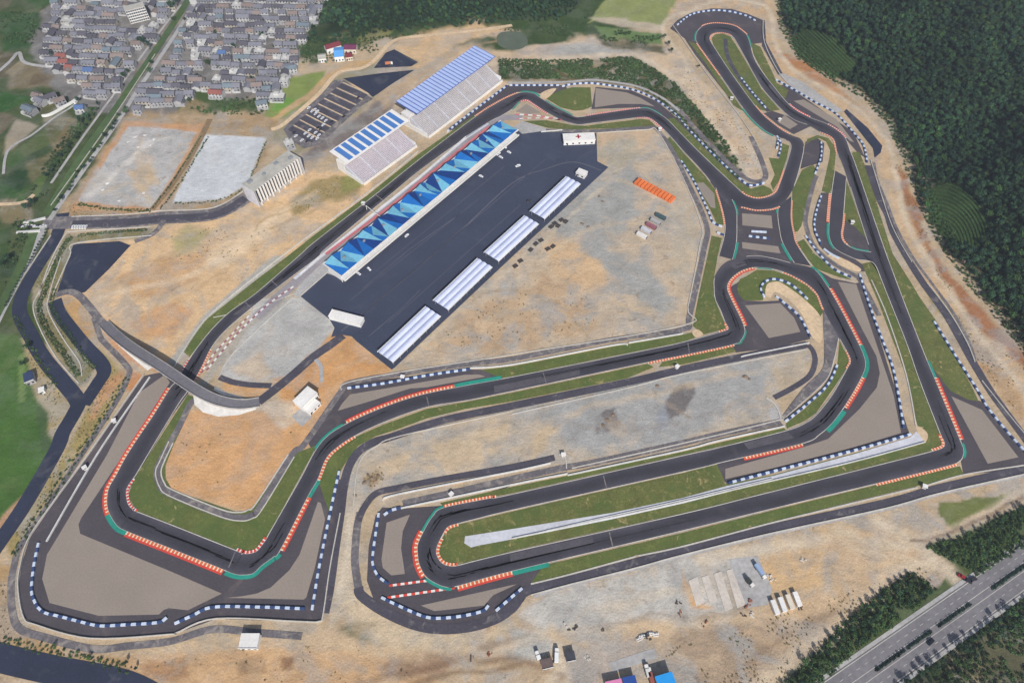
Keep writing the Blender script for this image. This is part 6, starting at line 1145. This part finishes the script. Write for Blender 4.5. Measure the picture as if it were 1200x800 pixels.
dE = polydist(X, Y, [tuple(p) for p in FOOT_E], False); m &= dE > 1.5 + 7 * vnoise(X / 17, Y / 17, 5)
stuff('eastern_forest', np.stack([X, Y, Z - .2], 1)[m], .38, 1.08, K_FOR, 'dense dark green forest covering the eastern hillside', 'forest')
print('forest', m.sum())
X, Y = grid_pts(150, 700, 200, 1200, 2.6, 8); Z = terrain(X, Y); u, v_ = to_px(X, Y, Z); dE = polydist(X, Y, [tuple(p) for p in FOOT_E], False)
m = (dE < 16) & (u < 1280) & (v_ > -60) & (v_ < 540) & inside(X, Y, HILL_E) & (fbm(X / 15, Y / 15, 61, 3) > .30)
FRINGE = np.stack([X, Y, Z - .1], 1)[m]
X, Y = grid_pts(-360, 340, 690, 1150, 4.6, 2); Z = terrain(X, Y); u, v_ = to_px(X, Y, Z); nn = fbm(X / 40, Y / 40, 77, 3)
m = (Z > .25) & (v_ > -70) & (u > 330) & (u < 730) & inside(X, Y, HILL_N) & (nn > .26)
stuff('northern_wood', np.stack([X, Y, Z - .2], 1)[m], .45, .9, K_FOR, 'patchy green wood on the low northern hill', 'wood'); print('nwood', m.sum())
# shrub bank between the upper esses and the dirt track
SB = [(585,70),(660,71),(744,67),(790,97),(850,165),(870,198),(865,210),(838,184),(800,146),(770,114),(740,101),(690,93),(585,93)]
def flat_fill(poly, step, seed, thr=None, nsc=14):
    wp = np.array([tuple(W(*p))[:2] for p in poly]); X, Y = grid_pts(wp[:, 0].min(), wp[:, 0].max(), wp[:, 1].min(), wp[:, 1].max(), step, seed); m = inside(X, Y, wp)
    if thr: m &= fbm(X / nsc, Y / nsc, seed, 3) > thr
    X, Y = X[m], Y[m]; m = np.ones(len(X), bool)
    for c_, hw_ in ROADS:
        k = (X > c_[:, 0].min() - hw_) & (X < c_[:, 0].max() + hw_) & (Y > c_[:, 1].min() - hw_) & (Y < c_[:, 1].max() + hw_)
        if k.any(): m[k] &= polydist(X[k], Y[k], c_, False) > hw_
    return np.stack([X, Y, terrain(X, Y)], 1)[m]
stuff('shrub_bank', flat_fill(SB, 1.9, 5, .36, 9), .7, 1.35, K_SHR, 'dark green shrub bank above the upper esses', 'shrubs')
for k, (t, name, lab) in enumerate(zip(TERR, ('tea_terrace', 'tea_terrace'), ('curved tea terraces cut into the forest slope', 'tea terraces with a pale path beside the top hairpin'))):
    pts = []
    if k == 0:
        for r_ in np.arange(8, 92, 4.4):
            for a in np.arange(-2.6, 1.6, .9 / r_ if r_ > 0 else 1):
                pts.append((1085 + 8 + r_ * math.cos(a) * .9, 292 + r_ * math.sin(a)))
    else:
        for s in np.arange(-60, 80, 4.0):
            for q in np.arange(-70, 90, .9): pts.append((960 + q * .64 + s * .72, 64 + q * .62 - s * .5))
    pts = np.array(pts); mk = inside(pts[:, 0], pts[:, 1], t)
    if k == 1: mk &= ~((np.abs((pts[:, 0] - 948) * .8 - (pts[:, 1] - 42) * .85) < 1.6))
    # find each point's place on the slope
    w3 = [];
    lo, hi = np.zeros(mk.sum()), np.full(mk.sum(), 170.0); p2 = pts[mk]
    uu, vv_ = (p2[:, 0] - 600) / FPX, (p2[:, 1] - 400) / FPX; dy, dz = math.cos(TH) - vv_ * math.sin(TH), math.sin(TH) + vv_ * math.cos(TH)
    for _ in range(16):
        mid = (lo + hi) / 2; tt = (CAMH - mid) / dz; up = terrain(uu * tt, dy * tt) > mid; lo = np.where(up, mid, lo); hi = np.where(up, hi, mid)
    tt = (CAMH - lo) / dz; stuff(name, np.stack([uu * tt, dy * tt, lo - .1], 1), .75, 1.1, K_TEA, lab, 'tea terraces')
# scrub and weeds on banks and disturbed ground
W_ = [flat_fill([(1046,186),(1062,200),(1092,290),(1142,350),(1210,425),(1210,445),(1150,392),(1096,320),(1064,250)], 2.6, 11, .5), flat_fill([(1125,398),(1150,395),(1205,470),(1205,500),(1165,455)], 3.0, 12, .5), flat_fill([(150,765),(260,755),(420,755),(520,795),(420,815),(150,815)], 4.5, 13, .56, 10), flat_fill([(780,760),(880,732),(1000,692),(1080,662),(1100,690),(950,780),(880,815),(780,815)], 2.4, 14, .5, 10),
      flat_fill([(100,405),(120,412),(146,440),(140,470),(98,530),(24,636),(8,655),(6,640),(70,540),(108,468)], 2.4, 15, .45, 9), flat_fill([(200,276),(250,265),(310,270),(300,300),(206,305)], 3.6, 16, .55, 9), flat_fill([(42,330),(56,300),(80,274),(180,266),(176,276),(88,283),(66,345),(86,378),(118,420),(104,448),(92,452),(50,390)], 2.4, 17, .46, 8), flat_fill([(340,240),(362,216),(395,205),(425,214),(372,240),(352,252)], 2.6, 18, .45, 8),
      flat_fill([(500,410),(560,360),(640,320),(690,345),(700,380),(640,400)], 4.2, 19, .57, 9), flat_fill([(0,640),(16,665),(14,735),(110,766),(200,775),(180,790),(0,758)], 2.8, 20, .5, 8), flat_fill([(424,556),(448,546),(452,560),(434,574)], 2.2, 21, .45), flat_fill([(300,500),(345,500),(340,530),(300,595),(200,570),(205,500)], 5.5, 22, .6), flat_fill([(800,55),(812,80),(900,190),(895,212),(860,190),(800,105)], 3.4, 23, .55), flat_fill([(60,262),(90,236),(180,246),(190,252)], 2.4, 24, .45), flat_fill([(24,395),(60,448),(84,475),(66,520),(58,484)], 2.4, 25, .45), flat_fill([(1100,350),(1112,348),(1140,395),(1128,408)], 2.2, 26, .4)]
def row_pts(pts, step, off=(0.0,), jit=.25):
    c, nr_ = offsets(resample(np.array([tuple(W(*p))[:2] for p in spline(pts, 8)]), step)); g = np.random.default_rng(int(pts[0][0] * 3 + len(pts)))
    return np.vstack([np.c_[c + nr_ * o_ + g.normal(size=c.shape) * jit, np.zeros(len(c))] for o_ in off])
H_ = [row_pts([(84,279),(74,290),(52,342),(46,362),(56,388),(76,416),(92,440)], 1.5, (-1.6, 0, 1.6)), row_pts([(92,276),(130,272),(172,269)], 1.5, (-1.2, .6)), row_pts([(64,340),(62,362),(84,396),(100,420),(112,432)], 1.8, (-1, 1)), row_pts([(18,372),(30,396),(48,428),(66,452)], 2.0, (0, 1.5), .6), row_pts([(240,160),(206,215),(184,244)], 1.6, (-3.5, 3.6), .5), row_pts([(206,238),(250,236),(286,220),(312,166)], 1.8, (0,), .5), row_pts([(92,240),(130,246),(176,248)], 1.6, (0, 1.4), .6), row_pts([(0,752),(50,762),(100,772),(150,786)], 1.8, (0, 2), .8), row_pts([(150,442),(120,492),(92,534),(50,596),(16,650)], 2.0, (-1.5, 1.5), .9)]
stuff('planted_hedges', np.vstack(H_), .5, .85, K_SHR, 'low planted hedge rows on the banks of the western roads', 'hedges')
stuff('weed_scrub', np.vstack(W_), .35, 1.0, K_WEED, 'dry weeds and low scrub dotted over disturbed earth', 'scrub')
G_ = [flat_fill([(330,60),(352,52),(450,42),(600,34),(660,30),(690,20),(660,42),(560,34),(470,46),(440,62),(350,80)], 3.4, 32, .45), flat_fill([(208,132),(262,116),(320,114),(310,136)], 2.6, 33, .46), flat_fill([(60,180),(92,140),(110,135),(80,190),(50,235),(30,232)], 2.8, 34, .44), flat_fill([(1112,768),(1140,742),(1200,700),(1290,650),(1290,840),(1080,840)], 2.4, 35, .38), flat_fill([(1084,640),(1120,632),(1200,592),(1250,564),(1250,606),(1145,674)], 1.9, 37, .2), flat_fill([(905,815),(1000,716),(1066,668),(1100,692),(1000,765),(950,812)], 1.9, 38, .25), flat_fill([(700,34),(775,42),(778,60),(706,48)], 2.6, 39, .5), flat_fill([(0,14),(46,16),(42,54),(4,60)], 4, 40, .5), flat_fill([(18,255),(60,262),(46,290),(10,335),(0,330)], 2.8, 41, .46), FRINGE]
stuff('green_scrub', np.vstack(G_), .6, 1.4, K_SHR, 'green scrub and hedges along banks, fields and verges', 'scrub')
# single trees that can be told apart
TK = [(crown_mesh('crown', M_LF[i % 3], R, Hc, zc, 300, .5, 500 + i), trunk_mesh(th, .25)) for i, (R, Hc, zc, th) in enumerate([(3.4, 6, 5, 3), (2.6, 8, 5.4, 3), (3.8, 5.4, 4.8, 3), (3.0, 6.5, 5, 3)])]
def tree(x, y, s, lab, grp, k=None, name='tree'):
    p = W(x, y); r = empty(name, (p.x, p.y, tz(p.x, p.y)), random.uniform(0, 6.28), lab, 'tree', grp); s *= random.uniform(.85, 1.15); r.scale = (s, s, s)
    ki = random.randrange(4) if k is None else k
    if grp and k is None: r['label'] = '%s %s' % (('low' if s < .62 else 'mid-height' if s < .78 else 'tall') + ' ' + ('rounded', 'upright', 'spreading', 'oval')[ki], lab)
    c, t = TK[ki]; link_mesh('crown', c, r); link_mesh('trunk', t, r)
for k in range(26): t = k / 25; tree(56 - 48 * t + random.uniform(-.5, .5), 271 + 88 * t, .42, 'small round street tree in the row between canal lane and dark road', 'street trees along the canal road', 0, 'street_tree')
hp = [W(*p).to_2d() for p in [(996,722),(1040,690),(1066,672),(1094,694),(1060,716),(1000,764),(950,806),(925,812)]]
def scatter(poly, n_, lab, grp, s0, s1, seed, mind=4.5):
    wp = np.array([tuple(W(*p))[:2] for p in poly]); g = np.random.default_rng(seed); got = []; tries = 0
    while len(got) < n_ and tries < 6000:
        tries += 1; q = g.uniform(wp.min(0), wp.max(0))
        if inside(q[:1], q[1:], wp)[0] and all(np.hypot(*(q - o_)) > mind for o_ in got): got.append(q)
    for q in got:
        u, v_ = to_px(q[:1], q[1:], np.zeros(1)); tree(u[0], v_[0], g.uniform(s0, s1), lab, grp)
scatter([(996,722),(1040,690),(1064,674),(1090,692),(1058,712),(1000,758),(950,800),(928,812),(905,812)], 62, 'dark tree on the bank between sandy haul road and highway', 'trees on the highway bank', .4, .82, 1, 3.6)
scatter([(1085,638),(1120,634),(1200,590),(1240,574),(1240,596),(1160,650),(1142,670),(1110,654)], 52, 'dark tree in the thicket beside the gravel highway approach', 'thicket trees by the highway approach', .35, .7, 2, 4)
scatter([(1148,668),(1200,632),(1240,604),(1240,612),(1200,641),(1148,676)], 22, 'dark tree in the straight row edging the highway', 'tree row along the highway', .4, .55, 3, 3.0)
scatter([(1046,808),(1120,758),(1200,702),(1250,668),(1250,700),(1150,765),(1090,815)], 80, 'dark tree on the far verge beyond the highway', 'trees on the far highway verge', .5, .95, 4, 4)
for x, y, s, lab in [(204,12,1.7,'large dark tree at the top of the village canal'),(198,4,1.5,'large dark tree behind the top canal tree'),(209,5,1.4,'dark tree beside the upper canal lane'),(170,54,1.3,'dark tree standing right by the canal mid-village'),(176,58,1.1,'second dark tree by the canal mid-village'),(165,50,1.0,'third dark tree by the canal mid-village'),(147,92,1.1,'round tree on the canal lane above the grass plot'),(152,86,.9,'round tree up the lane from the grass plot'),(137,106,1.0,'tree at the village corner by the canal'),(176,86,.9,'tree on the east canal bank'),(178,76,.9,'tree further up the east canal bank'),(246,77,1.1,'tree in the yard of the low row house'),(236,78,.9,'smaller tree in the yard of the low row house'),(276,57,1.1,'tree amid the eastern village roofs'),(243,3,.9,'tree at the northern village edge'),(252,5,.8,'smaller tree at the northern village edge'),(104,140,1.2,'dark tree in the clump by the canal houses'),(97,146,1.1,'second dark tree in the clump by the canal houses'),(108,132,1.0,'third dark tree in the clump by the canal houses'),(92,120,.8,'round tree at the end of the curved farm wall'),(62,66,.8,'tree in the hedge west of the village'),(56,62,.8,'second tree in the hedge west of the village'),(40,242,1.2,'dark tree by the canal bridge'),(34,246,1.0,'second dark tree by the canal bridge'),(5,312,1.1,'dark tree on the field edge below the bridge'),(12,305,1.0,'second dark tree on the field edge below the bridge'),(30,428,1.0,'tree behind the dark-roofed hut'),(34,410,.9,'tree north of the dark-roofed hut'),(65,757,.5,'small dark bush on the sandy bank near the corner road'),(106,770,.5,'small dark bush further along the sandy bank'),(150,776,.55,'taller bush at the end of the sandy bank'),(161,783,.5,'leaning bush by the corner road end'),(131,781,.35,'tiny bush below the perimeter road'),(818,80,.6,'lone dark bush west of the top hairpin'),(778,46,.7,'dark tree by the dirt track fork'),(783,54,.7,'second dark tree by the dirt track fork'),(787,62,.7,'third dark tree by the dirt track fork')]: tree(x, y, s, lab, None)
for k in range(34):
    x, y = hr.choice([(70, 40), (100, 60), (120, 85), (95, 30), (130, 50), (230, 40), (260, 30), (300, 60), (320, 40), (280, 85), (215, 85), (300, 95), (200, 110), (340, 30)]); tree(x + hr.uniform(-26, 26), y + hr.uniform(-16, 16), hr.uniform(.5, .95), 'garden tree squeezed between village roofs', 'garden trees in the village')
for k in range(24):
    t = k / 23; tree(64 + 86 * t + hr.uniform(-3, 3), 246 - 118 * t + hr.uniform(-2, 2), hr.uniform(.45, .8), 'lane tree along the canal beside the gravel lot', 'canal lane trees')
for k in range(16):
    t = k / 15; tree(58 + 60 * t + hr.uniform(-3, 3), 210 - 84 * t + hr.uniform(-2, 2), hr.uniform(.5, .85), 'hedge tree along the field side of the canal', 'field-side canal trees')
# hedges in the highway median
def hedge(a, b_, lab):
    A, B = W(*a), W(*b_); d = (B - A); n_ = max(2, int(d.length / .9)); g = np.random.default_rng(int(a[0])); v, f = [], []
    for i in range(n_ * 26):
        t = g.uniform(0, 1); c = np.array(A + d * t) + g.normal(size=3) * (.38, .38, .3) + (0, 0, .8); s = g.uniform(.18, .36); q = g.normal(size=(2, 3)); b0 = len(v)
        v += [c + q[0] * s, c + q[1] * s, c - q[0] * s, c - q[1] * s]; f.append([b0, b0 + 1, b0 + 2, b0 + 3])
    o = mesh_obj('median_hedge', v, f, M_LF[1]); tag(o, lab, 'hedge')
for a, b_, lab in [((1026,785.5),(1060,761.5),'dark clipped hedge in the highway median, lowest length'),((1063,759),(1091,739.5),'dark clipped hedge in the median after the lowest length'),((1099,734),(1130,712.5),'long dark hedge in the median below the junction gap'),((1131.5,711),(1137,707.5),'short dark hedge at the median junction gap'),((1162.5,689.5),(1215,652.5),'dark hedge in the median above the junction gap')]: hedge(a, b_, lab)
# ------------------------------------------------------------------ the hazy air
hz = MB().box(-6500, -6500, -2, 6500, 6500, 470).obj('haze', bpy.data.materials.new('haze')); hm = hz.data.materials[0]; hm.use_nodes = True
n, l = hm.node_tree.nodes, hm.node_tree.links; n.remove(n['Principled BSDF']); pv = n.new('ShaderNodeVolumePrincipled')
pv.inputs['Color'].default_value = (.80, .86, 1.0, 1); pv.inputs['Density'].default_value = 0.00013; pv.inputs['Anisotropy'].default_value = .2
l.new(pv.outputs[0], n['Material Output'].inputs['Volume']); tag(hz, 'thin pale summer haze over the whole valley', 'haze', None, 'stuff')
